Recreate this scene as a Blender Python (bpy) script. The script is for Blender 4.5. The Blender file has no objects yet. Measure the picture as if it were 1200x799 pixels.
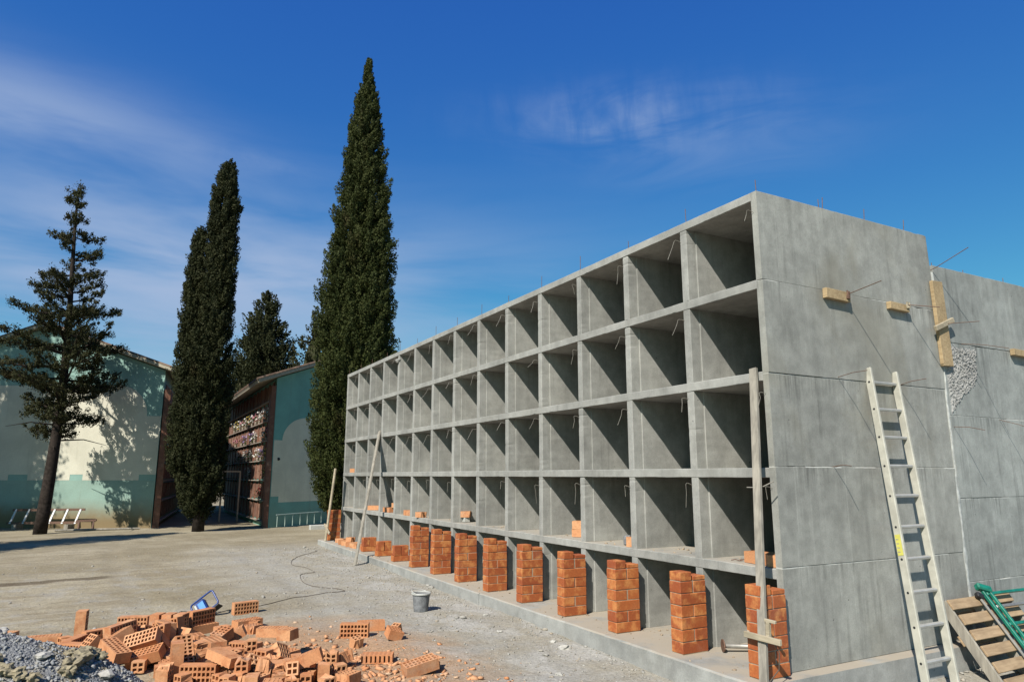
import bpy, math, random
import numpy as np
from mathutils import Vector, Matrix, Euler, noise as mnoise

random.seed(7)
RNG = np.random.default_rng(7)
scene = bpy.context.scene
COL = scene.collection
PI = math.pi

# ---------------------------------------------------------------- camera
cam_data = bpy.data.cameras.new('camera')
cam_data.sensor_width = 36.0
cam_data.lens = 24.554
cam_data.clip_start = 0.05
cam_data.clip_end = 3000.0
cam = bpy.data.objects.new('camera', cam_data)
cam.location = (3.964, -4.534, 1.585)
cam.rotation_euler = (math.radians(90 + 10.872), 0.0, math.radians(61.464))
COL.objects.link(cam)
scene.camera = cam

# ---------------------------------------------------------------- sun and sky
SUN_TRAVEL = Vector((-0.57, 0.90, -1.0)).normalized()
SUN_ELEV = math.asin(-SUN_TRAVEL.z)
SUN_ROT = math.atan2(-SUN_TRAVEL.x, -SUN_TRAVEL.y)
sun_data = bpy.data.lights.new('sun', 'SUN')
sun_data.energy = 5.0
sun_data.angle = math.radians(0.53)
sun_data.color = (1.0, 0.945, 0.86)
sun = bpy.data.objects.new('sun', sun_data)
sun.rotation_euler = SUN_TRAVEL.to_track_quat('-Z', 'Y').to_euler()
sun.location = (12, -18, 25)
COL.objects.link(sun)

world = bpy.data.worlds.new('World')
scene.world = world
world.use_nodes = True
wn, wl = world.node_tree.nodes, world.node_tree.links
wn.clear()
def wnode(t, **kw):
    n = wn.new(t)
    for k, v in kw.items():
        setattr(n, k, v)
    return n
w_out = wnode('ShaderNodeOutputWorld')
w_bg = wnode('ShaderNodeBackground')
w_bg.inputs['Strength'].default_value = 0.0555
sky = wnode('ShaderNodeTexSky', sky_type='NISHITA', sun_disc=False)
sky.sun_elevation = SUN_ELEV
sky.sun_rotation = SUN_ROT
sky.altitude = 300
sky.air_density = 1.0
sky.dust_density = 0.25
sky.ozone_density = 3.0
w_hs = wnode('ShaderNodeHueSaturation')
w_hs.inputs['Saturation'].default_value = 1.22
w_hs.inputs['Value'].default_value = 1.0
wl.new(sky.outputs[0], w_hs.inputs['Color'])
w_tint = wnode('ShaderNodeMix', data_type='RGBA', blend_type='MULTIPLY')
w_tint.inputs['Factor'].default_value = 1.0
wl.new(w_hs.outputs[0], w_tint.inputs[6])
w_tint.inputs[7].default_value = (0.73, 1.32, 1.56, 1)
# the blue of the air falls off less towards the zenith than in the model
w_rgb = wnode('ShaderNodeSeparateColor')
wl.new(w_tint.outputs[2], w_rgb.inputs[0])
w_pow = wnode('ShaderNodeMath', operation='POWER'); w_pow.inputs[1].default_value = 0.40
wl.new(w_rgb.outputs[2], w_pow.inputs[0])
w_mul = wnode('ShaderNodeMath', operation='MULTIPLY'); w_mul.inputs[1].default_value = 3.08
wl.new(w_pow.outputs[0], w_mul.inputs[0])
w_sky = wnode('ShaderNodeCombineColor')
wl.new(w_rgb.outputs[0], w_sky.inputs[0]); wl.new(w_rgb.outputs[1], w_sky.inputs[1]); wl.new(w_mul.outputs[0], w_sky.inputs[2])
# thin cirrus, laid out by compass bearing and height over the horizon
w_tc = wnode('ShaderNodeTexCoord')
w_sep = wnode('ShaderNodeSeparateXYZ')
wl.new(w_tc.outputs['Generated'], w_sep.inputs[0])
def wmath(op, a, b=None, clamp=False):
    n = wnode('ShaderNodeMath', operation=op, use_clamp=clamp)
    for i, x in enumerate((a, b)):
        if x is None:
            continue
        if isinstance(x, (int, float)):
            n.inputs[i].default_value = x
        else:
            wl.new(x, n.inputs[i])
    return n.outputs[0]
# bearing measured from west (-x) towards north (+y), in degrees
w_az = wmath('MULTIPLY', wmath('ARCTAN2', w_sep.outputs['Y'], wmath('MULTIPLY', w_sep.outputs['X'], -1.0)), 57.2958)
w_el = wmath('MULTIPLY', wmath('ARCSINE', w_sep.outputs['Z']), 57.2958)
w_cmb = wnode('ShaderNodeCombineXYZ')
wl.new(w_az, w_cmb.inputs[0]); wl.new(w_el, w_cmb.inputs[1])
def cirrus(loc, rot, scl, detail, lo, hi, dist, rough=0.55):
    mp = wnode('ShaderNodeMapping')
    mp.inputs['Location'].default_value = loc
    mp.inputs['Rotation'].default_value = (0, 0, rot)
    mp.inputs['Scale'].default_value = scl
    wl.new(w_cmb.outputs[0], mp.inputs[0])
    nz = wnode('ShaderNodeTexNoise')
    nz.inputs['Scale'].default_value = 1.0
    nz.inputs['Detail'].default_value = detail
    nz.inputs['Roughness'].default_value = rough
    nz.inputs['Distortion'].default_value = dist
    wl.new(mp.outputs[0], nz.inputs['Vector'])
    mr = wnode('ShaderNodeMapRange', interpolation_type='SMOOTHSTEP')
    mr.inputs['From Min'].default_value = lo
    mr.inputs['From Max'].default_value = hi
    wl.new(nz.outputs['Fac'], mr.inputs['Value'])
    return mr.outputs[0]
def bank(az, el, raz, rel):
    """soft elliptical extent of one cloud bank"""
    u = wmath('DIVIDE', wmath('SUBTRACT', w_az, az), raz)
    v = wmath('DIVIDE', wmath('SUBTRACT', w_el, el), rel)
    d = wmath('ADD', wmath('MULTIPLY', u, u), wmath('MULTIPLY', v, v))
    return wmath('POWER', 2.71828, wmath('MULTIPLY', d, -1.0))
veil = cirrus((1.3, 0.7, 0), 0.06, (0.035, 0.20, 1), 5, 0.24, 0.66, 0.4)
wisp = cirrus((4.4, 2.1, 0), -0.12, (0.07, 0.26, 1), 7, 0.30, 0.70, 0.7, 0.6)
ripple = cirrus((0.3, 5.1, 0), 0.75, (0.42, 0.13, 1), 5, 0.20, 0.72, 0.6)
terms = [(veil, bank(-9.5, 24.0, 12.0, 3.0), 0.56), (veil, bank(2.0, 15.5, 26.0, 5.5), 0.80), (veil, bank(-6.0, 7.0, 40.0, 6.0), 0.45),
         (wmath('MULTIPLY', wisp, ripple), bank(38.5, 28.2, 9.5, 2.1), 0.46), (wisp, bank(46.0, 25.2, 10.0, 2.6), 0.20), (wisp, bank(6.0, 23.6, 5.0, 1.0), 0.25)]
w_fac = None
for nz_, bk_, amp in terms:
    t_ = wmath('MULTIPLY', wmath('MULTIPLY', nz_, bk_), amp)
    w_fac = t_ if w_fac is None else wmath('ADD', w_fac, t_, clamp=True)
w_mix = wnode('ShaderNodeMix', data_type='RGBA')
wl.new(w_fac, w_mix.inputs['Factor'])
wl.new(w_sky.outputs[0], w_mix.inputs[6])
w_mix.inputs[7].default_value = (4.8, 6.0, 8.4, 1)
wl.new(w_mix.outputs[2], w_bg.inputs['Color'])
wl.new(w_bg.outputs[0], w_out.inputs['Surface'])

vs = scene.view_settings
vs.view_transform = 'Standard'
vs.look = 'None'
vs.exposure = 0.60
vs.gamma = 1.0
vs.use_curve_mapping = False
scene.render.engine = 'CYCLES'
scene.cycles.max_bounces = 6
scene.cycles.diffuse_bounces = 2
scene.cycles.transparent_max_bounces = 8

# ---------------------------------------------------------------- helpers
def tag(o, label=None, category=None, group=None, kind=None):
    if label: o['label'] = label
    if category: o['category'] = category
    if group: o['group'] = group
    if kind: o['kind'] = kind
    return o

def mesh(name, v, f, m=None, smooth=False):
    me = bpy.data.meshes.new(name)
    me.from_pydata([tuple(p) for p in v], [], [tuple(q) for q in f])
    if m is not None:
        me.materials.append(m)
    if smooth:
        me.polygons.foreach_set('use_smooth', [True] * len(me.polygons))
    me.update()
    return me

def add(name, me, parent=None, loc=(0, 0, 0), rot=(0, 0, 0), scale=None):
    o = bpy.data.objects.new(name, me)
    o.location = loc
    o.rotation_euler = rot
    if scale is not None:
        o.scale = scale
    COL.objects.link(o)
    if parent is not None:
        o.parent = parent
    return o

def empty(name, loc, rot=(0, 0, 0), label=None, category=None, group=None):
    o = bpy.data.objects.new(name, None)
    o.location = loc
    o.rotation_euler = rot
    COL.objects.link(o)
    return tag(o, label, category, group)

class MB:
    """collects vertices and faces of one mesh"""
    def __init__(self):
        self.v, self.f = [], []
    def put(self, v, f):
        n = len(self.v)
        self.v += [tuple(p) for p in v]
        self.f += [tuple(i + n for i in q) for q in f]
        return self
    def box(self, x0, x1, y0, y1, z0, z1, b=0.0, jit=0.0):
        v, f = box_data(x1 - x0, y1 - y0, z1 - z0, b)
        c = Vector(((x0 + x1) / 2, (y0 + y1) / 2, (z0 + z1) / 2))
        self.put([Vector(p) + c + (Vector((random.uniform(-jit, jit) for _ in range(3))) if jit else Vector()) for p in v], f)
        return self
    def bar(self, a, b, w, h, up=(0, 0, 1), bev=0.0):
        """rectangular bar from a to b; w across, h along up"""
        a, b = Vector(a), Vector(b)
        d = (b - a); L = d.length; d.normalize()
        s = d.cross(Vector(up)).normalized(); u = s.cross(d)
        v, f = box_data(L, w, h, bev)
        c = (a + b) / 2
        self.put([c + d * p[0] + s * p[1] + u * p[2] for p in v], f)
        return self
    def tube(self, pts, r, n=6, cap=True):
        v, f = tube_data(pts, r, n, cap)
        return self.put(v, f)
    def lathe(self, prof, n=20, loc=(0, 0, 0)):
        v, f = [], []
        for (r, z) in prof:
            for k in range(n):
                a = 2 * PI * k / n
                v.append((loc[0] + r * math.cos(a), loc[1] + r * math.sin(a), loc[2] + z))
        for i in range(len(prof) - 1):
            for k in range(n):
                f.append((i * n + k, i * n + (k + 1) % n, (i + 1) * n + (k + 1) % n, (i + 1) * n + k))
        return self.put(v, f)
    def build(self, name, m, parent=None, loc=(0, 0, 0), rot=(0, 0, 0), smooth=False):
        return add(name, mesh(name, self.v, self.f, m, smooth), parent, loc, rot)

def box_data(dx, dy, dz, b=0.0):
    hx, hy, hz = dx / 2, dy / 2, dz / 2
    if b <= 0:
        v = [(sx * hx, sy * hy, sz * hz) for sx in (-1, 1) for sy in (-1, 1) for sz in (-1, 1)]
        return v, [(0, 1, 3, 2), (4, 6, 7, 5), (0, 4, 5, 1), (2, 3, 7, 6), (0, 2, 6, 4), (1, 5, 7, 3)]
    b = min(b, hx * .45, hy * .45, hz * .45)
    v, idx = [], {}
    for sx in (-1, 1):
        for sy in (-1, 1):
            for sz in (-1, 1):
                for ax in range(3):
                    p = [sx * (hx - b), sy * (hy - b), sz * (hz - b)]
                    p[ax] = (sx * hx, sy * hy, sz * hz)[ax]
                    idx[(sx, sy, sz, ax)] = len(v)
                    v.append(tuple(p))
    f = []
    for s in (-1, 1):
        q = [idx[(s, a, c, 0)] for a, c in ((-1, -1), (1, -1), (1, 1), (-1, 1))]; f.append(q if s > 0 else q[::-1])
        q = [idx[(a, s, c, 1)] for a, c in ((-1, -1), (1, -1), (1, 1), (-1, 1))]; f.append(q[::-1] if s > 0 else q)
        q = [idx[(a, c, s, 2)] for a, c in ((-1, -1), (1, -1), (1, 1), (-1, 1))]; f.append(q if s > 0 else q[::-1])
    for a in (-1, 1):
        for c in (-1, 1):
            q = [idx[(a, c, -1, 0)], idx[(a, c, 1, 0)], idx[(a, c, 1, 1)], idx[(a, c, -1, 1)]]; f.append(q if a * c < 0 else q[::-1])
            q = [idx[(a, -1, c, 0)], idx[(a, 1, c, 0)], idx[(a, 1, c, 2)], idx[(a, -1, c, 2)]]; f.append(q if a * c > 0 else q[::-1])
            q = [idx[(-1, a, c, 1)], idx[(1, a, c, 1)], idx[(1, a, c, 2)], idx[(-1, a, c, 2)]]; f.append(q if a * c < 0 else q[::-1])
    for sx in (-1, 1):
        for sy in (-1, 1):
            for sz in (-1, 1):
                q = [idx[(sx, sy, sz, 0)], idx[(sx, sy, sz, 1)], idx[(sx, sy, sz, 2)]]
                f.append(q if sx * sy * sz > 0 else q[::-1])
    return v, f

def tube_data(pts, r, n=6, cap=True):
    pts = [Vector(p) for p in pts]
    rs = r if isinstance(r, (list, tuple)) else [r] * len(pts)
    v, f = [], []
    prev = None
    for i, p in enumerate(pts):
        t = (pts[min(i + 1, len(pts) - 1)] - pts[max(i - 1, 0)]).normalized()
        if prev is None:
            a = t.orthogonal().normalized()
        else:
            a = (prev - t * prev.dot(t)).normalized()
        prev = a
        b = t.cross(a)
        for k in range(n):
            w = 2 * PI * k / n
            v.append(p + (a * math.cos(w) + b * math.sin(w)) * rs[i])
    for i in range(len(pts) - 1):
        for k in range(n):
            f.append((i * n + k, i * n + (k + 1) % n, (i + 1) * n + (k + 1) % n, (i + 1) * n + k))
    if cap:
        f.append(tuple(range(n))[::-1])
        f.append(tuple((len(pts) - 1) * n + k for k in range(n)))
    return v, f

# ---------------------------------------------------------------- materials
class Mat:
    def __init__(self, name, rough=0.9, spec=0.3):
        self.m = bpy.data.materials.new(name)
        self.m.use_nodes = True
        self.n = self.m.node_tree.nodes
        self.l = self.m.node_tree.links
        self.b = self.n['Principled BSDF']
        self.b.inputs['Roughness'].default_value = rough
        self.b.inputs['Specular IOR Level'].default_value = spec
        self.geo = self.n.new('ShaderNodeNewGeometry')
        self.obj_info = None
    def set(self, s, v):
        if isinstance(v, bpy.types.NodeSocket): self.l.new(v, s)
        elif hasattr(v, '__len__') and len(v) == 3 and s.type == 'RGBA': s.default_value = (*v, 1)
        else: s.default_value = v
    def pos(self, scale=(1, 1, 1), loc=(0, 0, 0), rot=(0, 0, 0), src=None):
        mp = self.n.new('ShaderNodeMapping')
        mp.inputs['Scale'].default_value = scale
        mp.inputs['Location'].default_value = loc
        mp.inputs['Rotation'].default_value = rot
        self.l.new(src or self.geo.outputs['Position'], mp.inputs[0])
        return mp.outputs[0]
    def objpos(self, scale=(1, 1, 1)):
        tc = self.n.new('ShaderNodeTexCoord')
        oi = self.n.new('ShaderNodeObjectInfo')
        va = self.n.new('ShaderNodeVectorMath'); va.operation = 'ADD'
        mu = self.n.new('ShaderNodeVectorMath'); mu.operation = 'SCALE'
        cb = self.n.new('ShaderNodeCombineXYZ')
        for i in range(3): self.l.new(oi.outputs['Random'], cb.inputs[i])
        self.l.new(cb.outputs[0], mu.inputs[0]); mu.inputs['Scale'].default_value = 37.0
        self.l.new(tc.outputs['Object'], va.inputs[0]); self.l.new(mu.outputs[0], va.inputs[1])
        return self.pos(scale, src=va.outputs[0])
    def rand(self):
        oi = self.n.new('ShaderNodeObjectInfo')
        return oi.outputs['Random']
    def noise(self, vec, scale, detail=4, rough=0.55, dist=0.0):
        t = self.n.new('ShaderNodeTexNoise')
        t.inputs['Scale'].default_value = scale
        t.inputs['Detail'].default_value = detail
        t.inputs['Roughness'].default_value = rough
        t.inputs['Distortion'].default_value = dist
        self.l.new(vec, t.inputs['Vector'])
        return t.outputs['Fac']
    def voro(self, vec, scale, feature='F1', out='Distance'):
        t = self.n.new('ShaderNodeTexVoronoi'); t.feature = feature
        t.inputs['Scale'].default_value = scale
        self.l.new(vec, t.inputs['Vector'])
        return t.outputs[out]
    def map(self, x, a, b, c=0.0, d=1.0, smooth=True):
        t = self.n.new('ShaderNodeMapRange')
        if smooth: t.interpolation_type = 'SMOOTHSTEP'
        for k, v in zip(('From Min', 'From Max', 'To Min', 'To Max'), (a, b, c, d)):
            t.inputs[k].default_value = v
        self.set(t.inputs['Value'], x)
        return t.outputs[0]
    def math(self, op, a, b=0.0, clamp=False):
        t = self.n.new('ShaderNodeMath'); t.operation = op; t.use_clamp = clamp
        self.set(t.inputs[0], a); self.set(t.inputs[1], b)
        return t.outputs[0]
    def mix(self, fac, a, b, mode='MIX'):
        t = self.n.new('ShaderNodeMix'); t.data_type = 'RGBA'; t.blend_type = mode
        self.set(t.inputs['Factor'], fac)
        self.set(t.inputs[6], a); self.set(t.inputs[7], b)
        return t.outputs[2]
    def grey(self, x):
        t = self.n.new('ShaderNodeCombineColor')
        for i in range(3): self.set(t.inputs[i], x)
        return t.outputs[0]
    def sep(self, vec):
        t = self.n.new('ShaderNodeSeparateXYZ'); self.l.new(vec, t.inputs[0])
        return t.outputs
    def color(self, c, tone=0.735):
        """tone: overall reflectance of the material"""
        self.set(self.b.inputs['Base Color'], self.mix(1.0, c, (tone, tone, tone), 'MULTIPLY'))
    def bump(self, h, strength=0.4, dist=0.01):
        t = self.n.new('ShaderNodeBump')
        t.inputs['Strength'].default_value = strength
        t.inputs['Distance'].default_value = dist
        self.l.new(h, t.inputs['Height'])
        self.l.new(t.outputs[0], self.b.inputs['Normal'])

def concrete(name, base, streak=0.25, dust=0.0, stain=0.2, warm=(0.44, 0.40, 0.33), joints=()):
    M = Mat(name, 0.88, 0.25)
    p = M.pos()
    big = M.noise(p, 0.9, 5, 0.6)
    mid = M.noise(p, 6.0, 5, 0.65)
    fine = M.noise(p, 90.0, 3, 0.6)
    k = M.math('MULTIPLY', M.map(big, 0.3, 0.7, 0.80, 1.14), M.map(mid, 0.3, 0.7, 0.85, 1.12))
    k = M.math('MULTIPLY', k, M.map(fine, 0.25, 0.75, 0.90, 1.09))
    st = M.noise(M.pos((11, 11, 0.55)), 1.0, 4, 0.65)
    sm = M.noise(M.pos((1.3, 1.3, 1.7)), 1.0, 3)
    s = M.math('MULTIPLY', M.map(st, 0.50, 0.72), M.map(sm, 0.38, 0.62))
    k = M.math('MULTIPLY', k, M.math('SUBTRACT', 1.0, M.math('MULTIPLY', s, streak)))
    pale = M.math('MULTIPLY', M.map(st, 0.50, 0.28), M.map(sm, 0.60, 0.36))
    k = M.math('ADD', k, M.math('MULTIPLY', pale, streak * 0.6))
    if joints:                                          # comb-like runs of grout below each lift joint
        zz0 = M.sep(M.geo.outputs['Position'])[2]
        comb = M.noise(M.pos((34, 34, 1.2)), 1.0, 3, 0.6)
        area = M.noise(M.pos((1, 1, 1), (3.1, 0.4, 8.8)), 1.9, 3)
        tot = None
        for j in joints:
            w_ = M.math('MULTIPLY', M.map(zz0, j - 0.30, j - 0.01), M.map(zz0, j + 0.004, j - 0.004))
            tot = w_ if tot is None else M.math('MAXIMUM', tot, w_)
        grout = None
        for j in joints:
            g_ = M.map(M.math('ABSOLUTE', M.math('SUBTRACT', zz0, M.math('ADD', M.math('MULTIPLY', M.math('SUBTRACT', mid, 0.5), 0.018), j - 0.004))), 0.0075, 0.0030)
            grout = g_ if grout is None else M.math('MAXIMUM', grout, g_)
        grout = M.math('MULTIPLY', grout, M.map(M.noise(M.pos((1, 1, 1), (1.1, 4.4, 0.2)), 3.3, 4), 0.46, 0.54))
        # faint pale seams left by the shuttering boards
        yy0 = M.sep(M.geo.outputs['Position'])[1]
        seam = M.map(M.math('ABSOLUTE', M.math('SUBTRACT', M.math('FRACT', M.math('DIVIDE', M.math('ADD', yy0, 0.10), 0.62)), 0.5)), 0.014, 0.006)
        k = M.math('ADD', k, M.math('MULTIPLY', M.math('MULTIPLY', seam, M.map(M.noise(M.pos((1, 1, 1), (6.0, 2.0, 1.0)), 1.6, 3), 0.46, 0.60)), 0.14))
        tot = M.math('MULTIPLY', tot, M.map(area, 0.40, 0.62))
        k = M.math('MULTIPLY', k, M.math('SUBTRACT', 1.0, M.math('MULTIPLY', M.math('MULTIPLY', tot, M.map(comb, 0.48, 0.66)), 0.42)))
        k = M.math('ADD', k, M.math('MULTIPLY', M.math('MULTIPLY', tot, M.map(comb, 0.46, 0.32)), 0.22))
    vd = M.voro(p, 24.0)
    cell = M.noise(p, 3.1, 2)
    hole = M.math('MULTIPLY', M.map(vd, 0.10, 0.05), M.map(cell, 0.52, 0.62))
    vd2 = M.voro(M.pos((1, 1, 1), (2.2, 7.1, 0.9)), 7.0)
    hole = M.math('MAXIMUM', hole, M.math('MULTIPLY', M.map(vd2, 0.060, 0.035), M.map(M.noise(p, 1.7, 2), 0.50, 0.60)))
    k = M.math('MULTIPLY', k, M.math('SUBTRACT', 1.0, M.math('MULTIPLY', hole, 0.62)))
    c = M.mix(1.0, base, M.grey(k), 'MULTIPLY')
    if joints:
        c = M.mix(M.math('MULTIPLY', grout, 0.85), c, (0.60, 0.60, 0.55))
    if stain:
        sn = M.noise(M.pos((1, 1, 1), (5.2, 1.7, 3.3)), 0.8, 4, 0.6, 0.6)
        c = M.mix(M.math('MULTIPLY', M.map(sn, 0.52, 0.70), stain), c, (0.27, 0.25, 0.19))
    if dust:
        nz = M.sep(M.geo.outputs['Normal'])[2]
        zz = M.sep(M.geo.outputs['Position'])[2]
        dm = M.math('MULTIPLY', M.map(nz, 0.6, 0.9), M.map(zz, 1.3, 1.0))
        dn = M.map(M.noise(p, 2.3, 5, 0.6), 0.30, 0.52)
        c = M.mix(M.math('MULTIPLY', M.math('MULTIPLY', dm, dn), dust), c, warm)
    M.color(c)
    h = M.math('ADD', M.math('MULTIPLY', mid, 0.6), M.math('MULTIPLY', fine, 0.25))
    h = M.math('SUBTRACT', h, M.math('MULTIPLY', hole, 0.5))
    M.bump(h, 0.35, 0.006)
    return M.m

def simple(name, c, rough=0.8, spec=0.3, var=0.12, scale=14.0, metal=0.0, bump=0.0):
    M = Mat(name, rough, spec)
    n = M.noise(M.objpos(), scale, 4, 0.6)
    M.color(M.mix(1.0, c, M.grey(M.map(n, 0.3, 0.7, 1 - var, 1 + var)), 'MULTIPLY'))
    M.b.inputs['Metallic'].default_value = metal
    if bump: M.bump(n, bump, 0.004)
    return M.m

def brick_mat(name, c0, c1, c2, sand=0.25, spec=0.35):
    M = Mat(name, 0.72, spec)
    p = M.objpos()
    n = M.noise(p, 9.0, 4, 0.6)
    f = M.noise(p, 70.0, 3, 0.6)
    r = M.rand()
    c = M.mix(M.map(r, 0.0, 1.0, smooth=False), c0, c1)
    c = M.mix(M.map(n, 0.45, 0.68), c, c2)
    ps = M.noise(M.objpos((1, 1, 1)), 4.0, 5, 0.7)
    c = M.mix(M.math('MULTIPLY', M.map(ps, 0.52, 0.72), sand), c, (0.55, 0.42, 0.30))
    c = M.mix(1.0, c, M.grey(M.map(f, 0.25, 0.75, 0.86, 1.12)), 'MULTIPLY')
    M.color(c)
    M.bump(M.math('ADD', f, n), 0.25, 0.003)
    return M.m

def wood(name, c0, c1, scale=(3, 40, 40), rough=0.85):
    M = Mat(name, rough, 0.2)
    g = M.noise(M.objpos(scale), 1.0, 5, 0.65, 0.4)
    n = M.noise(M.objpos(), 5.0, 3)
    c = M.mix(M.map(g, 0.35, 0.66), c0, c1)
    c = M.mix(1.0, c, M.grey(M.map(n, 0.3, 0.7, 0.85, 1.1)), 'MULTIPLY')
    M.color(c)
    M.bump(g, 0.25, 0.003)
    return M.m

def leaf_mat(name, c0, c1, c2):
    M = Mat(name, 0.75, 0.15)
    n = M.noise(M.objpos(), 1.6, 4, 0.6)
    ri = M.geo.outputs['Random Per Island']
    c = M.mix(M.map(n, 0.36, 0.64), c0, c1)
    c = M.mix(M.math('MULTIPLY', M.map(ri, 0.35, 1.0, smooth=False), 0.65), c, c2)
    dead = M.math('MULTIPLY', M.map(M.noise(M.objpos((1, 1, 0.45)), 1.1, 4, 0.6), 0.60, 0.72), M.map(ri, 0.0, 0.8, 1.0, 0.2, False))
    c = M.mix(M.math('MULTIPLY', dead, 0.75), c, (0.070, 0.046, 0.022))
    M.color(c, 1.0)
    tr = M.n.new('ShaderNodeBsdfTranslucent')
    M.l.new(c, tr.inputs['Color'])
    ms = M.n.new('ShaderNodeMixShader'); ms.inputs[0].default_value = 0.18
    M.l.new(M.b.outputs[0], ms.inputs[1]); M.l.new(tr.outputs[0], ms.inputs[2])
    M.l.new(ms.outputs[0], M.n['Material Output'].inputs['Surface'])
    return M.m

MAT = {}
MAT['concrete'] = concrete('cast_concrete', (0.365, 0.362, 0.332), 0.22, 0.9, 0.12)
MAT['end_wall'] = concrete('end_wall_concrete', (0.345, 0.345, 0.310), 0.34, 0.0, 0.45, joints=(0.880, 1.656, 2.411, 3.200))
MAT['rear_wall'] = concrete('rear_wall_concrete', (0.345, 0.358, 0.332), 0.34, 0.0, 0.10, joints=(0.606, 1.371, 2.161, 2.897))
MAT['footing'] = concrete('footing_concrete', (0.37, 0.37, 0.345), 0.15, 0.85, 0.15, (0.45, 0.385, 0.295))
MAT['pier_brick'] = brick_mat('pier_brick', (0.33, 0.072, 0.018), (0.47, 0.128, 0.030), (0.62, 0.24, 0.070), 0.10, 0.5)
MAT['loose_brick'] = brick_mat('loose_brick', (0.61, 0.262, 0.112), (0.70, 0.365, 0.180), (0.52, 0.210, 0.088), 0.42)
MAT['mortar'] = simple('mortar', (0.40, 0.31, 0.22), 0.95, 0.1, 0.15, 30, bump=0.3)
MAT['white_mortar'] = simple('white_mortar', (0.50, 0.51, 0.48), 0.95, 0.1, 0.2, 20, bump=0.4)
MAT['wire'] = simple('galvanised_wire', (0.27, 0.25, 0.21), 0.55, 0.4, 0.15)
MAT['rust'] = simple('rusty_steel', (0.16, 0.09, 0.06), 0.7, 0.4, 0.3, 40)
MAT['steel'] = simple('dull_steel', (0.40, 0.38, 0.34), 0.5, 0.5, 0.15, metal=0.6)
MAT['new_wood'] = wood('new_timber', (0.50, 0.375, 0.215), (0.37, 0.265, 0.145))
MAT['pallet_wood'] = wood('pallet_timber', (0.46, 0.33, 0.20), (0.34, 0.235, 0.14), (30, 3, 30))
MAT['grey_wood'] = wood('weathered_timber', (0.40, 0.365, 0.30), (0.27, 0.245, 0.205), (30, 30, 2.5))
MAT['pale_wood'] = wood('pale_timber', (0.50, 0.43, 0.31), (0.38, 0.32, 0.22))
MAT['ladder'] = simple('cream_fibreglass', (0.46, 0.445, 0.375), 0.6, 0.3, 0.14, 9)
MAT['rung'] = simple('rung_aluminium', (0.52, 0.51, 0.47), 0.45, 0.5, 0.1, metal=0.3)
MAT['yellow'] = simple('yellow_sticker', (0.60, 0.56, 0.12), 0.5, 0.4, 0.1)
MAT['black'] = simple('black_plastic', (0.02, 0.02, 0.022), 0.5, 0.4, 0.2)
MAT['green_paint'] = simple('green_paint', (0.010, 0.185, 0.125), 0.4, 0.5, 0.25, 20)
MAT['blue_paint'] = simple('blue_paint', (0.010, 0.045, 0.22), 0.35, 0.5, 0.15)
MAT['lamp_glass'] = simple('lamp_glass', (0.16, 0.36, 0.72), 0.15, 0.6, 0.1)
MAT['white_plastic'] = simple('white_plastic', (0.52, 0.52, 0.48), 0.5, 0.4, 0.12)
MAT['bucket'] = simple('grey_rubber', (0.21, 0.215, 0.22), 0.75, 0.25, 0.3, 22)
MAT['cable'] = simple('brown_cable', (0.14, 0.115, 0.09), 0.7, 0.2, 0.15)
MAT['bark'] = simple('bark', (0.038, 0.030, 0.025), 0.95, 0.1, 0.4, 12, bump=0.6)
MAT['cypress_leaf'] = leaf_mat('cypress_leaf', (0.020, 0.029, 0.007), (0.035, 0.045, 0.011), (0.064, 0.068, 0.020))
MAT['dark_cypress_leaf'] = leaf_mat('dark_cypress_leaf', (0.017, 0.022, 0.008), (0.028, 0.032, 0.011), (0.042, 0.042, 0.017))
MAT['open_leaf'] = leaf_mat('open_leaf', (0.024, 0.029, 0.012), (0.038, 0.040, 0.016), (0.060, 0.054, 0.022))

# ---------------------------------------------------------------- ground
def sstep(a, b, x):
    t = min(1.0, max(0.0, (x - a) / (b - a)))
    return t * t * (3 - 2 * t)

def ground_z(x, y):
    z = 0.030 * mnoise.noise((x * 0.45, y * 0.45, 1.3)) + 0.016 * mnoise.noise((x * 1.7, y * 1.7, 4.1)) + 0.008 * mnoise.noise((x * 5.0, y * 5.0, 2.2))
    if x < -16: z *= 0.6
    for yr in (-2.55, -4.25):                             # shallow wheel ruts towards the passage
        q = y - yr - 0.35 * math.sin(x * 0.28 + yr)
        z += 0.005 * math.exp(-((abs(q) - 0.24) / 0.09) ** 2) - 0.007 * math.exp(-(q / 0.16) ** 2)
    z -= 0.05 * sstep(-17.5, -20.5, x) if x < -17.5 else 0.0
    z -= 0.065 * sstep(-4.2, -0.6, x) * sstep(-2.3, -0.8, y) * (1 - sstep(0.1, 0.35, x))
    z += -0.085 * sstep(0.1, 0.35, x) * sstep(-1.2, -0.2, y)
    return z

MOUND = (-2.4, -5.4, 0.58, 1.25, 1.0, 0.75)
def mound_z(x, y):
    cx, cy, h, rx, ry, pw = MOUND
    a = ((x - cx) * 0.478 + (y - cy) * 0.878) / rx
    b = ((x - cx) * -0.878 + (y - cy) * 0.478) / ry
    d = math.hypot(a, b) * (1 + 0.16 * mnoise.noise((x * 1.6, y * 1.6, 7.7)))
    return h * max(0.0, 1 - d) ** pw

def lines(a, b, step, far, grow=1.35):
    out = list(np.arange(a, b + 1e-6, step))
    s, p, q = step, a, b
    while p > -far or q < far:
        s *= grow
        p -= s; q += s
        if p > -far * 1.4: out.insert(0, p)
        if q < far * 1.4: out.append(q)
    return out

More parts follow.
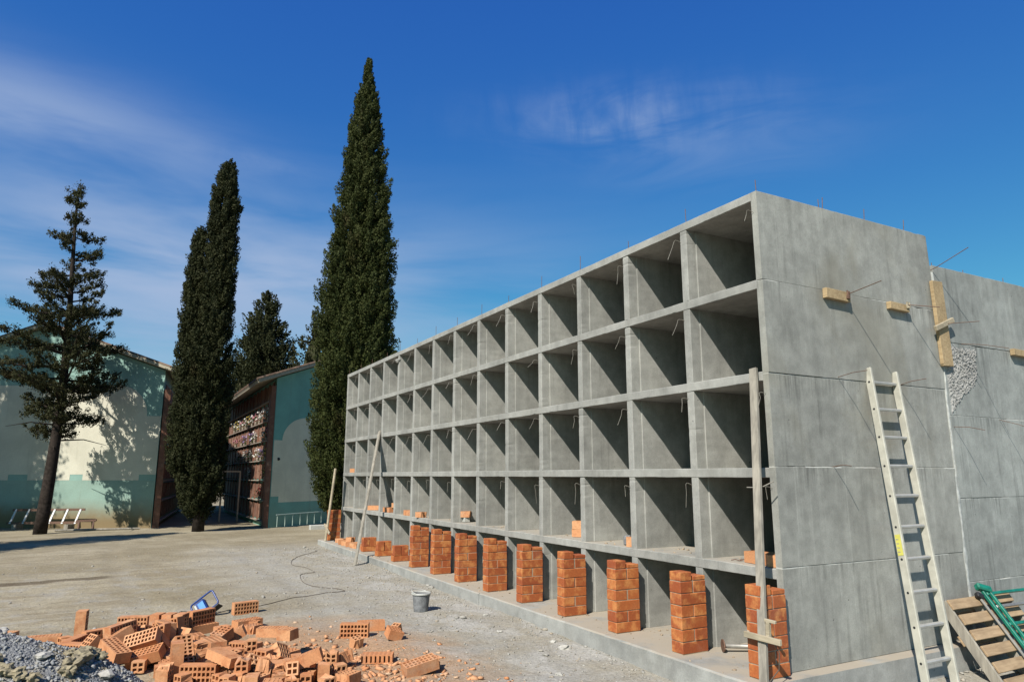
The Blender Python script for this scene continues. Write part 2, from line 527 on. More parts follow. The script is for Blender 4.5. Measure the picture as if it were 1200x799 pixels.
gx = lines(-12.5, 1.6, 0.075, 900)
gy = lines(-6.6, 0.2, 0.075, 900)
gv = [(x, y, ground_z(x, y) if abs(x) < 60 and abs(y) < 60 else 0.0) for x in gx for y in gy]
ny = len(gy)
gf = [(i * ny + j, (i + 1) * ny + j, (i + 1) * ny + j + 1, i * ny + j + 1) for i in range(len(gx) - 1) for j in range(ny - 1)]
G = Mat('site_ground', 0.97, 0.12)
gp = G.geo.outputs['Position']
gs = G.sep(gp)
n_big = G.noise(G.pos(), 0.45, 5, 0.6)
n_mid = G.noise(G.pos(), 2.2, 6, 0.65)
n_row = G.noise(G.pos((2.6, 0.7, 1)), 1.3, 5, 0.65, 0.4)
n_fine = G.noise(G.pos(), 26.0, 5, 0.7)
n_grit = G.voro(G.pos(), 55.0, out='Color')
n_gd = G.voro(G.pos(), 55.0)
gcol = G.mix(G.map(n_big, 0.36, 0.64), (0.300, 0.255, 0.168), (0.420, 0.368, 0.262))
gcol = G.mix(G.math('MULTIPLY', G.map(n_row, 0.46, 0.62), 0.70), gcol, (0.285, 0.235, 0.155))
# grey grit tracked out from the works, strongest along the block
edge = G.math('ADD', gs[1], G.math('MULTIPLY', G.math('SUBTRACT', n_big, 0.5), 3.2))
nearx = G.map(gs[0], -14.5, -11.5)
gm = G.math('MULTIPLY', G.map(edge, -3.9, -1.9), nearx)
gm = G.math('MAXIMUM', gm, G.math('MULTIPLY', G.math('MULTIPLY', G.map(n_mid, 0.46, 0.64), G.map(gs[0], -13.0, -8.5)), 0.55))
gcol = G.mix(G.math('MULTIPLY', gm, 0.85), gcol, G.mix(G.map(n_mid, 0.40, 0.62), (0.385, 0.355, 0.290), (0.405, 0.390, 0.350)))
# orange brick dust round the heap
dv = G.n.new('ShaderNodeVectorMath'); dv.operation = 'DISTANCE'
G.l.new(G.pos((0.55, 0.9, 0)), dv.inputs[0]); dv.inputs[1].default_value = (-2.35 * 0.55, -2.85 * 0.9, 0)
dd = G.math('ADD', dv.outputs['Value'], G.math('MULTIPLY', G.math('SUBTRACT', n_mid, 0.5), 0.9))
gcol = G.mix(G.math('MULTIPLY', G.map(dd, 1.45, 0.50), 0.85), gcol, (0.47, 0.285, 0.160))
# cement slurry spilt along the footing
sp = G.noise(G.pos((0.8, 1.3, 1), (7.0, 1.0, 0)), 1.5, 5, 0.6, 0.6)
spm = G.math('MULTIPLY', G.map(sp, 0.50, 0.60), G.math('MULTIPLY', G.map(gs[1], -2.3, -0.9), G.map(gs[0], -13.0, -11.5)))
gcol = G.mix(G.math('MULTIPLY', spm, 0.60), gcol, (0.50, 0.485, 0.445))
# clotted darker dirt and pale trodden patches
clot = G.noise(G.pos((1.0, 0.55, 1), (4.0, 9.0, 0)), 7.5, 6, 0.72, 0.5)
gcol = G.mix(G.math('MULTIPLY', G.map(clot, 0.54, 0.66), 0.42), gcol, (0.245, 0.210, 0.145))
gcol = G.mix(G.math('MULTIPLY', G.map(clot, 0.42, 0.30), 0.45), gcol, (0.475, 0.430, 0.335))
# damp streak on the left
sd = G.math('ABSOLUTE', G.math('ADD', G.math('ADD', gs[0], 9.23), G.math('MULTIPLY', G.math('SUBTRACT', G.noise(G.pos(), 1.5, 3), 0.5), 0.55)))
sl = G.math('MULTIPLY', G.map(sd, 0.20, 0.10), G.map(gs[1], -4.45, -4.75))
gcol = G.mix(G.math('MULTIPLY', sl, 0.78), gcol, (0.115, 0.085, 0.055))
gr = G.n.new('ShaderNodeSeparateColor'); G.l.new(n_grit, gr.inputs[0])
gcol = G.mix(1.0, gcol, G.grey(G.map(gr.outputs[0], 0.0, 1.0, 0.91, 1.08, False)), 'MULTIPLY')
gcol = G.mix(1.0, gcol, G.grey(G.map(n_fine, 0.25, 0.75, 0.80, 1.16)), 'MULTIPLY')
G.color(gcol)
gh = G.math('ADD', G.math('MULTIPLY', n_fine, 1.0), G.math('MULTIPLY', G.map(n_gd, 0.0, 0.6), -0.22))
gh = G.math('ADD', G.math('ADD', gh, G.math('MULTIPLY', n_mid, 1.5)), G.math('MULTIPLY', clot, 1.6))
G.bump(gh, 0.55, 0.02)
ground = add('ground', mesh('ground', gv, gf, G.m, True))
tag(ground, kind='structure')

# pebbles, one mesh of uneven stones
def ico():
    t = (1 + 5 ** .5) / 2
    v = np.array([(-1, t, 0), (1, t, 0), (-1, -t, 0), (1, -t, 0), (0, -1, t), (0, 1, t), (0, -1, -t), (0, 1, -t), (t, 0, -1), (t, 0, 1), (-t, 0, -1), (-t, 0, 1)], float)
    f = np.array([(0, 11, 5), (0, 5, 1), (0, 1, 7), (0, 7, 10), (0, 10, 11), (1, 5, 9), (5, 11, 4), (11, 10, 2), (10, 7, 6), (7, 1, 8), (3, 9, 4), (3, 4, 2), (3, 2, 6), (3, 6, 8), (3, 8, 9), (4, 9, 5), (2, 4, 11), (6, 2, 10), (8, 6, 7), (9, 8, 1)])
    return v / np.linalg.norm(v[0]), f

def fast_mesh(name, V, F, m):
    me = bpy.data.meshes.new(name)
    V = np.asarray(V, np.float32); F = np.asarray(F, np.int32)
    k = F.shape[1]
    me.vertices.add(len(V)); me.vertices.foreach_set('co', V.ravel())
    me.loops.add(F.size); me.loops.foreach_set('vertex_index', F.ravel())
    me.polygons.add(len(F))
    me.polygons.foreach_set('loop_start', np.arange(0, F.size, k, dtype=np.int32))
    me.materials.append(m)
    me.update(calc_edges=True)
    me.validate()
    return me

def stones(name, pts, sizes, m, flat=0.6, sink=0.25):
    v0, f0 = ico()
    n = len(pts)
    sizes = np.asarray(sizes)[:, None, None]
    jit = 1 + 0.30 * RNG.normal(size=(n, 12, 1))
    sc = RNG.uniform(0.65, 1.35, (n, 1, 3)) * np.array([1, 1, flat])
    a = RNG.uniform(0, 2 * PI, n)
    V = v0[None] * np.clip(jit, 0.5, 1.6) * sc
    c, s = np.cos(a)[:, None], np.sin(a)[:, None]
    X = V[..., 0] * c - V[..., 1] * s; Y = V[..., 0] * s + V[..., 1] * c
    V = np.stack([X, Y, V[..., 2]], 2) * sizes
    P = np.asarray(pts, float)[:, None, :].copy()
    P[..., 2] += (sizes[..., 0] * flat * (1 - sink) * 0.6)
    V = (V + P).reshape(-1, 3)
    F = (f0[None] + (np.arange(n) * 12)[:, None, None]).reshape(-1, 3)
    return add(name, fast_mesh(name, V, F, m))

def shards(name, pts, sizes, m):
    """angular broken bits: skewed little blocks lying at all angles"""
    n = len(pts)
    v0 = np.array([(sx, sy, sz) for sx in (-1, 1) for sy in (-1, 1) for sz in (-1, 1)], float)
    f0 = np.array([(0, 1, 3, 2), (4, 6, 7, 5), (0, 4, 5, 1), (2, 3, 7, 6), (0, 2, 6, 4), (1, 5, 7, 3)])
    sc = np.stack([RNG.uniform(0.8, 1.6, n), RNG.uniform(0.5, 1.1, n), RNG.uniform(0.25, 0.6, n)], 1)[:, None, :]
    V = (v0[None] + RNG.normal(size=(n, 8, 3)) * 0.13) * sc
    out = np.empty_like(V)
    for i in range(n):
        M_ = np.array(Euler((random.gauss(0, .35), random.gauss(0, .35), random.uniform(0, 6.28))).to_matrix())
        out[i] = V[i] @ M_.T * sizes[i]
    P = np.asarray(pts, float)[:, None, :].copy(); P[..., 2] += np.asarray(sizes)[:, None] * 0.3
    V = (out + P).reshape(-1, 3)
    F = (f0[None] + (np.arange(n) * 8)[:, None, None]).reshape(-1, 4)
    return add(name, fast_mesh(name, V, F, m))

def stone_mat(name, a, b, c):
    M = Mat(name, 0.95, 0.15)
    ri = M.geo.outputs['Random Per Island']
    n = M.noise(M.pos(), 40.0, 3)
    col = M.mix(M.map(ri, 0, 0.55, smooth=False), a, b)
    col = M.mix(M.map(ri, 0.72, 1.0, smooth=False), col, c)
    M.color(M.mix(1.0, col, M.grey(M.map(n, 0.3, 0.7, 0.86, 1.1)), 'MULTIPLY'))
    M.bump(n, 0.3, 0.004)
    return M.m
MAT['pebble'] = stone_mat('pebble', (0.30, 0.285, 0.25), (0.42, 0.40, 0.355), (0.40, 0.33, 0.24))
MAT['gravel'] = stone_mat('gravel', (0.24, 0.245, 0.25), (0.355, 0.36, 0.355), (0.39, 0.36, 0.29))
MAT['rubble'] = stone_mat('rubble', (0.56, 0.25, 0.115), (0.66, 0.35, 0.185), (0.60, 0.43, 0.29))

pts, sz = [], []
while len(pts) < 9000:
    if random.random() < 0.62:                      # gritty band along the footing
        x = random.uniform(-12.5, 1.2); y = -0.47 - abs(random.gauss(0, 1.0)) ** 1.3
        s = 0.003 + 0.012 * random.random() ** 3.0
    else:
        x = random.uniform(-14, 2.5); y = random.uniform(-6.6, -0.5)
        s = 0.0025 + 0.009 * random.random() ** 3.5
    if random.random() < 0.02: s *= random.uniform(2.0, 3.4)
    if x > 0.16 and y > -0.5: continue
    pts.append((x, y, ground_z(x, y))); sz.append(s)
for k in range(700):                                # strip beside the end wall
    x = random.uniform(0.16, 1.2); y = random.uniform(-0.4, 3.4)
    pts.append((x, y, ground_z(x, y))); sz.append(0.004 + 0.022 * random.random() ** 3)
tag(stones('ground_pebbles', pts, sz, MAT['pebble']), 'loose grey pebbles strewn over the bare ground', 'pebbles', kind='stuff')

pts, sz = [], []
while len(pts) < 1500:
    t = random.gauss(0.45, 0.75); q = random.gauss(0.30, 0.45)
    x = -2.5 + 0.84 * t - 0.55 * q; y = -3.45 + 0.55 * t + 0.84 * q
    if y > -0.8 or x < -6: continue
    pts.append((x, y, ground_z(x, y))); sz.append(0.005 + 0.020 * random.random() ** 2.6)
tag(shards('brick_rubble', pts, sz, MAT['rubble']), 'orange brick crumbs scattered around the heap', 'rubble', kind='stuff')

# ---------------------------------------------------------------- gravel heap
heap = MB()
hn = 70
hx = np.linspace(-4.3, -0.6, hn); hy = np.linspace(-7.4, -3.7, hn)
hv = []
for x in hx:
    for y in hy:
        z = mound_z(x, y)
        z += (0.035 * mnoise.noise((x * 3, y * 3, 3)) + 0.02 * mnoise.noise((x * 9, y * 9, 5)) + 0.01 * mnoise.noise((x * 22, y * 22, 9))) * sstep(0.0, 0.12, z)
        hv.append((x, y, z - 0.012 if z > 0.002 else -0.06))
hf = [(i * hn + j, (i + 1) * hn + j, (i + 1) * hn + j + 1, i * hn + j + 1) for i in range(hn - 1) for j in range(hn - 1)]
HM = Mat('gravel_heap', 0.97, 0.1)
hb = HM.noise(HM.pos(), 2.6, 5, 0.6, 0.4)
hf_ = HM.noise(HM.pos(), 60, 4, 0.7)
hc = HM.mix(HM.map(hb, 0.50, 0.62), (0.27, 0.275, 0.275), (0.37, 0.32, 0.225))
hc = HM.mix(1.0, hc, HM.grey(HM.map(hf_, 0.25, 0.75, 0.7, 1.2)), 'MULTIPLY')
HM.color(hc)
HM.bump(HM.math('ADD', hf_, HM.map(HM.voro(HM.pos(), 45), 0, 0.6)), 0.8, 0.02)
heap_o = add('gravel_heap', mesh('gravel_heap', hv, hf, HM.m, True))
tag(heap_o, 'grey gravel heap in the near left corner', 'gravel heap', kind='stuff')
pts, sz = [], []
while len(pts) < 9000:
    x = random.uniform(-4.2, -0.9); y = random.uniform(-7.2, -3.8)
    z = mound_z(x, y)
    if z < 0.01: continue
    z += (0.035 * mnoise.noise((x * 3, y * 3, 3)) + 0.02 * mnoise.noise((x * 9, y * 9, 5))) * sstep(0.0, 0.12, z)
    pts.append((x, y, z - 0.014)); sz.append(0.004 + 0.012 * random.random() ** 2.2)
gs_o = stones('gravel_stones', pts, sz, MAT['gravel'], 0.8)
tag(gs_o, kind='stuff'); gs_o.parent = heap_o

def lump(r, seed, flat=0.65, jag=0.35, sub=2):
    """an angular lump of stone or soil"""
    v0, f0 = ico()
    v = [Vector(p) for p in v0]; f = [tuple(q) for q in f0]
    for _ in range(sub):
        mid, nf = {}, []
        def mp(a, b):
            k = (min(a, b), max(a, b))
            if k not in mid:
                mid[k] = len(v); v.append(((v[a] + v[b]) / 2).normalized())
            return mid[k]
        for a, b, c in f:
            ab, bc, ca = mp(a, b), mp(b, c), mp(c, a)
            nf += [(a, ab, ca), (b, bc, ab), (c, ca, bc), (ab, bc, ca)]
        f = nf
    out = []
    for p in v:
        k = 1 + jag * mnoise.noise(p * 1.4 + Vector((seed, seed * 2.1, 0))) + jag * 0.5 * mnoise.noise(p * 3.7 + Vector((0, seed, seed)))
        q = p * (r * k); q.z *= flat
        out.append(q)
    return out, f
MAT['clod'] = simple('dry_clod', (0.31, 0.265, 0.175), 0.98, 0.1, 0.25, 30, bump=0.7)
MAT['grey_rock'] = simple('pale_rock', (0.46, 0.44, 0.39), 0.95, 0.15, 0.2, 25, bump=0.5)
clods = [(-2.01, -4.74, 0.070, 'clod'), (-2.11, -4.70, 0.080, 'clod'), (-2.24, -4.67, 0.075, 'clod'), (-2.34, -4.63, 0.060, 'clod'), (-2.44, -4.61, 0.055, 'clod'), (-1.92, -4.76, 0.060, 'clod'),
         (-2.28, -4.58, 0.055, 'clod'), (-1.86, -5.11, 0.070, 'clod'), (-1.83, -5.03, 0.060, 'clod'), (-1.80, -4.95, 0.050, 'clod'), (-1.95, -5.2, 0.07, 'clod'), (-2.16, -4.76, 0.05, 'clod')]
for i, (x, y, r, m) in enumerate(clods):
    v, f = lump(r * 0.8, i * 3.3 + 1, 0.7, 0.75)
    o = add('soil_clod', mesh('soil_clod', v, f, MAT[m]), None, (x, y, mound_z(x, y) + r * 0.18), (0, 0, i * 1.3))
    tag(o, 'yellowish clod of dry soil lying on the grey gravel heap', 'clod', 'soil clods on the gravel heap')
for i, (x, y, r, lab) in enumerate([(-2.04, -4.92, 0.045, 'pale flat stone in the middle of the gravel heap'),
                                    (-2.55, -5.22, 0.040, 'small pale stone on the crest of the gravel heap'),
                                    (-2.02, -4.52, 0.055, 'pale rock at the right foot of the gravel heap by the bricks')]):
    v, f = lump(r, i * 5.1 + 2, 0.5, 0.45, 1)
    tag(add('stone', mesh('stone', v, f, MAT['grey_rock']), None, (x, y, mound_z(x, y) + r * 0.2), (0, 0, i * 2.0)), lab, 'stone')

# ---------------------------------------------------------------- the block of niches under construction
TE, TV, TB, W, HH = 0.0543, 0.0861, 0.0792, 0.9059, 0.78
SLAB = 0.12
TOPS = [3.906 - HH * k for k in range(5)]              # top of the opening in each row, from the top row down
def xr(i): return -TE - W * i                           # right edge of opening i (0 = nearest)
XEND = xr(14) - 0.0
DEPTH = 2.44
blk = empty('niche_block', (0, 0, 0), label='long grey concrete block of open burial niches, five rows high', category='niche block')

def ragged_slab(x0, x1, y0, y1, z0, z1, ex, seed, rag_front=0.008, step=0.12):
    """slab with a slightly broken front edge; ex = True also gives a rough right edge"""
    n = max(2, int((x1 - x0) / step))
    v, f = [], []
    for i in range(n + 1):
        x = x0 + (x1 - x0) * i / n
        a = rag_front * mnoise.noise((x * 2.3, seed, 0)) ; b = rag_front * 0.8 * mnoise.noise((x * 5.1, seed, 3))
        v += [(x, y0 + a, z0), (x, y0 + a + rag_front * 0.5 * mnoise.noise((x * 7, seed, 5)), z1 - 0.012 + b), (x, y0 + 0.014 + a + b, z1 + b * 0.3), (x, y1, z1), (x, y1, z0)]
    for i in range(n):
        p, q = i * 5, i * 5 + 5
        for k in range(5):
            f.append((p + k, q + k, q + (k + 1) % 5, p + (k + 1) % 5))
    f.append((0, 1, 2, 3, 4)); f.append(tuple(n * 5 + k for k in (4, 3, 2, 1, 0)))
    return mesh('footing_slab', v, f, MAT['footing'])
segs = [(0.150, -1.72, 0.0), (-1.726, -4.4, 0.006), (-4.406, -7.2, -0.004), (-7.206, -10.1, 0.004), (-10.106, -12.98, -0.003)]
for k, (a, b, dy) in enumerate(segs):
    add('footing_slab', ragged_slab(b, a, -0.462 + dy, 2.40, -0.30, SLAB - 0.001 * (k % 2), k == 0, k * 2.7), blk)
# beams / floors, continuous along the whole front
for r, zt in enumerate(TOPS):
    m = MB()
    n = 320
    v, f = [], []
    x0, x1 = XEND - 0.002, -TE + 0.001
    for i in range(n + 1):
        x = x0 + (x1 - x0) * i / n
        w1 = 0.0025 * mnoise.noise((x * 1.9, r * 3.1, 0)); w2 = 0.003 * mnoise.noise((x * 4.3, r * 2.3, 7))
        ch = 0.008 * max(0.0, mnoise.noise((x * 11.1, r * 1.7, 11)) - 0.36) * 2.6; ch2 = 0.008 * max(0.0, mnoise.noise((x * 12.3, r * 5.7, 21)) - 0.38) * 2.6
        w1 += 0.0012 * mnoise.noise((x * 17, r * 3.1, 31)); w2 += 0.0012 * mnoise.noise((x * 19, r * 3.1, 41))
        za, zb = zt + w2, zt + TB + w1
        v += [(x, w1, za + 0.004 + ch2), (x, w1, zb - 0.005 - ch), (x, 0.005 + w2 + ch, zb), (x, DEPTH - 0.1, zt + TB), (x, DEPTH - 0.1, zt), (x, 0.005 + ch2, za)]
    for i in range(n):
        p, q = i * 6, i * 6 + 6
        for k in range(6):
            f.append((p + k, q + k, q + (k + 1) % 6, p + (k + 1) % 6))
    f.append((0, 1, 2, 3, 4, 5)); f.append(tuple(n * 6 + k for k in (5, 4, 3, 2, 1, 0)))
    add('roof_slab' if r == 0 else 'floor_slab', mesh('floor_slab', v, f, MAT['concrete']), blk)
# upright partitions, one per cell side, with the rebate for the closing slab
def partition_mesh(h, thick, seed):
    hw = thick / 2
    prof = [(-hw + .004, 0.003), (hw - .004, 0.003), (hw, 0.008), (hw, 0.118), (hw + 0.013, 0.120), (hw + 0.013, DEPTH - 0.11), (-hw - 0.013, DEPTH - 0.11), (-hw - 0.013, 0.120), (-hw, 0.118), (-hw, 0.008)]
    n, k = len(prof), 40
    v, f = [], []
    for j in range(k + 1):
        z = h * j / k
        for i, (x, y) in enumerate(prof):
            e = 0.0012 * mnoise.noise((z * 5.0, i * 0.37 + seed, 0)) + 0.0012 * mnoise.noise((z * 21.0, i * 1.7 + seed, 4))
            chip = 0.008 * max(0.0, mnoise.noise((z * 19.0, seed * 2.3, i // 5 + 6)) - 0.42) * 3.0
            if i in (0, 1, 2, 9):                       # uneven, chipped front arrises
                x += (-e - chip * (i in (1, 2)) + chip * (i in (0, 9))); y += abs(e) * 0.6 + chip * 0.8
            elif i in (3, 4, 7, 8):
                x += e
            v.append((x, y, z))
    for j in range(k):
        for i in range(n):
            f.append((j * n + i, j * n + (i + 1) % n, (j + 1) * n + (i + 1) % n, (j + 1) * n + i))
    f += [tuple(range(n))[::-1], tuple(range(k * n, k * n + n))]
    return mesh('partition', v, f, MAT['concrete'])
part_hi = [partition_mesh(HH - TB - 0.002, TV, q * 3.7) for q in range(6)]
part_lo = [partition_mesh(TOPS[4] - SLAB - 0.002, TV, 30 + q * 3.7) for q in range(4)]
for r in range(5):
    zb = TOPS[r + 1] + TB + 0.001 if r < 4 else SLAB + 0.001
    for i in range(1, 15):
        xc = xr(i) + TV / 2 + random.uniform(-0.004, 0.004)
        add('partition', random.choice(part_hi if r < 4 else part_lo), blk, (xc, random.uniform(0, 0.004), zb), (0, 0, random.uniform(-0.002, 0.002)))
# back wall
mb = MB(); mb.box(XEND + 0.002, -TE - 0.002, DEPTH - 0.098, DEPTH - 0.002, SLAB + 0.002, TOPS[0] + TB - 0.004)
mb.build('back_wall', MAT['concrete'], blk)
# end wall towards the camera, cast in five lifts
def lift(y0, y1, z0, z1, xf, thick, m, seed, rag=0.004, rear_rag=0.0):
    """one lift of cast wall: front face at x = xf, uneven top and bottom joints"""
    n = 60
    v, f = [], []
    for i in range(n + 1):
        y = y0 + (y1 - y0) * i / n
        e = 0.0025 * mnoise.noise((y * 1.3, seed, 0))
        tz = z1 - 0.0005 - 0.4 * rag * abs(mnoise.noise((y * 3.1, seed, 2))) - 4.0 * rag * max(0.0, mnoise.noise((y * 7.7, seed, 8)) - 0.2)
        bz = z0 + 0.0003 + 0.4 * rag * abs(mnoise.noise((y * 3.7, seed, 5)))
        v += [(xf - thick, y, bz), (xf - 0.003 + e, y, bz), (xf + e, y, bz + 0.003), (xf + e, y, tz - 0.004), (xf - 0.004 + e, y, tz), (xf - thick, y, tz)]
    if rear_rag:
        for k in range(6):
            px, py, pz = v[n * 6 + k]
            v[n * 6 + k] = (px, py + rear_rag * (0.6 if k in (0, 1, 2) else -0.4), pz)
    for i in range(n):
        p, q = i * 6, i * 6 + 6
        for k in range(6):
            f.append((p + k, p + (k + 1) % 6, q + (k + 1) % 6, q + k))
    f.append((0, 5, 4, 3, 2, 1)); f.append(tuple(n * 6 + k for k in (0, 1, 2, 3, 4, 5)))
    return mesh('wall_lift', v, f, m)
JO = [SLAB + 0.001, 0.880, 1.656, 2.411, 3.200, TOPS[0] + TB]
for k in range(5):
    xf = 0.008 + (0.0, 0.003, -0.003, 0.002, -0.002)[k]
    add('end_wall_lift', lift(0.001, 2.455 + (0.0, 0.0, 0.01, 0.0, -0.02)[k], JO[k], JO[k + 1], xf, TE + xf + 0.0005 * k, MAT['end_wall'], 3.1 * k, rear_rag=0.03 if k == 4 else 0.0), blk)
# bent wire ties sticking out of the partitions
def hook(tip, bend):
    """wire coming out of the arris, a short bend, then a straight slack end"""
    t = Vector(tip)
    e = Vector((-0.018, -0.045, bend))
    return [(0.0, 0.006, 0.0), (-0.008, -0.026, bend * 0.8), tuple(e), tuple(e + t * 0.06 + Vector((-0.004, -0.008, 0.002))), tuple(e + t * 0.4 + Vector((random.gauss(0, .004), random.gauss(0, .004), 0))), tuple(e + t)]
for r in range(4):
    for i in range(14):
        if random.random() < 0.10: continue
        L = random.uniform(0.10, 0.25)
        if r == 3: d = Vector((random.gauss(0, .06), random.gauss(0.05, .10), -1))
        else: d = Vector((random.gauss(-.05, .12), random.gauss((-.25, -.55, -.40)[r], .22), -1))
        mb = MB(); mb.tube(hook(d.normalized() * L, random.uniform(0.004, 0.024)), 0.0019 + 0.0010 * i / 13, 5)
        mb.build('wire_tie', MAT['wire'], blk, (xr(i) + (0.012 if i else 0.02), 0.0, TOPS[r] - 0.085 + random.uniform(-.035, .025)))
# starter bars on the roof
for i in range(15):
    for k in range(2 if i < 5 else 1):
        h = random.uniform(0.10, 0.20)
        x = xr(i) + random.uniform(0.0, 0.06) - k * 0.03
        yy = random.uniform(0.03, 0.08) + k * random.uniform(0.1, 0.9)
        mb = MB(); mb.tube([(0, 0, 0), (random.uniform(-.008, .008), 0, h)], 0.0035, 5)
        mb.build('starter_bar', MAT['rust'], blk, (x, yy, TOPS[0] + TB - 0.004))
for y in (0.9, 1.5, 2.12):
    mb = MB(); mb.tube([(0, 0, 0), (0.004, 0.006, 0.13)], 0.0035, 5)
    mb.build('starter_bar', MAT['rust'], blk, (-0.03, y, TOPS[0] + TB - 0.006))
# broken corner of a partition in the top row
v, f = lump(0.05, 4.2, 1.0, 0.6, 1)
add('broken_corner', mesh('broken_corner', v, f, MAT['concrete']), blk, (xr(10) + 0.05, -0.005, TOPS[0] - 0.10))

# ---------------------------------------------------------------- second block standing behind it
blk2 = empty('niche_block', (0, 2.47, 0), label='lower concrete block behind the first, only its end wall showing at right', category='niche block')
JR = [0.10, 0.606, 1.371, 2.161, 2.897, 3.681]
for k in range(5):
    xf = 0.006 + (0.004, 0.0, 0.003, -0.002, 0.002)[k]
    o = add('end_wall_lift', lift(0.012, 2.75, JR[k], JR[k + 1], xf, 0.07, MAT['rear_wall'], 7.7 + 2.3 * k), blk2)
mb = MB(); mb.box(-12.7, -0.07, 0.014, 2.74, 0.10, 3.66)
mb.build('core', MAT['concrete'], blk2)
mb = MB(); mb.box(-12.9, 0.13, -0.06, 2.9, -0.30, 0.098)
mb.build('footing_slab', MAT['footing'], blk2)
for y in (0.06, 0.62, 1.4, 2.2):
    mb = MB(); mb.tube([(0, 0, 0), (0.0, 0.004, 0.05 + 0.02 * (y > 1))], 0.0035, 5)
    mb.build('starter_bar', MAT['rust'], blk2, (-0.03, y, JR[5] - 0.006))
# ragged pale mortar run down the joint between the blocks
v, f = [], []
n = 70
for i in range(n + 1):
    z = 0.13 + (3.60 - 0.13) * i / n
    w = max(0.003, 0.011 + 0.016 * mnoise.noise((z * 4.1, 0, 0)) + (0.008 if z < 1.6 else 0))
    c = -0.012 + 0.010 * mnoise.noise((z * 1.7, 5, 0))
    t = 0.017 + 0.006 * mnoise.noise((z * 9.0, 2, 0))
    v += [(-0.03, c - w, z), (t - 0.004, c - w, z), (t, c, z), (t - 0.004, c + w, z), (-0.03, c + w, z)]
for i in range(n):
    p, q = i * 5, i * 5 + 5
    for k in range(4):
        f.append((p + k, p + k + 1, q + k + 1, q + k))
add('mortar_seam', mesh('mortar_seam', v, f, MAT['white_mortar']), blk2)
# honeycombed patch of badly compacted concrete
v, f = [], []
na, nb = 68, 78
for i in range(na + 1):
    for j in range(nb + 1):
        y = 0.025 + 0.66 * i / na; z = 2.10 + 0.795 * j / nb
        e = min(i, na - i) / 5.0, min(j, nb - j) / 6.0
        e = min(1, e[0], e[1])
        lim = 0.62 * (0.16 + 0.84 * sstep(2.15, 2.62, z)) + 0.05 * mnoise.noise((y * 9, z * 9, 1))
        e *= 1 - sstep(lim - 0.06, lim, y - 0.02)
        q = mnoise.voronoi((y * 42, z * 42, 0.5))[0]
        d = 0.016 - 0.020 * min(1.0, q[0] * 1.4) + 0.004 * mnoise.noise((y * 30, z * 30, 2))
        v.append((0.004 + e * (0.004 + d) - (1 - e) * 0.010, y, z))
for i in range(na):
    for j in range(nb):
        a = i * (nb + 1) + j
        f.append((a, a + nb + 1, a + nb + 2, a + 1))
MAT['honeycomb'] = concrete('honeycomb_concrete', (0.34, 0.335, 0.315), 0.05, 0.0, 0.0)
add('honeycomb_patch', mesh('honeycomb_patch', v, f, MAT['honeycomb']), blk2)

# crumbs of mortar left on the ledges and on the slab
pts, sz = [], []
for q in range(420):
    i = random.randrange(0, 12)
    if random.random() < 0.4:
        x = xr(i) - random.uniform(0.05, 0.75); pts.append((x, random.uniform(0.02, 0.5), TOPS[4] + TB))
    else:
        pts.append((random.uniform(-11.5, 0.05), random.uniform(-0.43, 0.25), SLAB))
    sz.append(0.003 + 0.010 * random.random() ** 3)
cr_ = shards('mortar_crumbs', pts, sz, MAT['mortar'])
tag(cr_, 'crumbs of dried mortar strewn on the slab and ledges', 'crumbs', kind='stuff')
for k, (x, y, r) in enumerate([(-2.05, -0.70, 0.055), (-2.30, -0.66, 0.035), (-2.9, -0.95, 0.03), (-1.35, -1.2, 0.035), (-5.3, -0.8, 0.04), (-9.3, -0.62, 0.045), (-3.7, -0.72, 0.03)]):
    v, f = lump(r, 9.1 * k + 3, 0.5, 0.6, 1)
    tag(add('stone', mesh('stone', v, f, MAT['grey_rock']), None, (x, y, ground_z(x, y) + r * 0.12), (0, 0, k * 1.1)),
        'flat grey stone lying on the grit beside the footing', 'stone', 'stones beside the footing')

# ---------------------------------------------------------------- brick piers in front of the partitions
BL, BW, BH = 0.285, 0.138, 0.0905
def solid_brick(l, w, h, name):
    v, f = box_data(l, w, h, 0.004)
    return mesh(name, v, f, MAT['pier_brick'])
PB = {'stretcher': solid_brick(BW, BL, BH, 'stretcher'), 'half': solid_brick(BW, 0.137, BH, 'half_brick'), 'low': solid_brick(BW, 0.137, 0.034, 'split_brick'), 'top': solid_brick(BW, 0.125, 0.072, 'top_brick'), 'soldier': solid_brick(BW, 0.125, 0.165, 'soldier_brick')}
COURSE = 0.0965
ORD = ['nearest', 'second', 'third', 'fourth', 'fifth', 'sixth', 'seventh', 'eighth', 'ninth']
def pier(i, x, courses, label, top=True):
    t = empty('brick_pier', (x, -0.200, SLAB), (0, 0, random.uniform(-.015, .015)), label, 'brick pier', 'brick piers in front of the niches')
    h = courses * COURSE
    mb = MB(); mb.box(-BW / 2 + 0.005, BW / 2 - 0.005, -BL / 2 + 0.006, BL / 2 - 0.006, 0.0, h + (0.006 if top else -0.012))
    mb.build('mortar', MAT['mortar'], t)
    for c in range(courses):
        z = c * COURSE + BH / 2 + 0.006
        j = lambda s=0.003: random.uniform(-s, s)
        if c % 2 == 0:
            add('brick', PB['stretcher'], t, (j(), j(), z), (0, 0, j(0.012)))
        else:
            for s in (-1, 1):
                add('brick', PB['half'], t, (j(), s * 0.0735 + j(), z), (0, 0, j(0.012)))
    if top:
        z = courses * COURSE + 0.006
        add('brick', PB['top'], t, (0, -0.0735, z + 0.036), (0, 0, random.uniform(-.03, .03)))
        add('brick', PB['low'], t, (0, 0.0735, courses * COURSE + 0.006 + 0.017), (0, 0, random.uniform(-.03, .03)))
    return t
pier(0, 0.000, 6, 'tall brick pier at the near corner of the block, behind the upright batten')
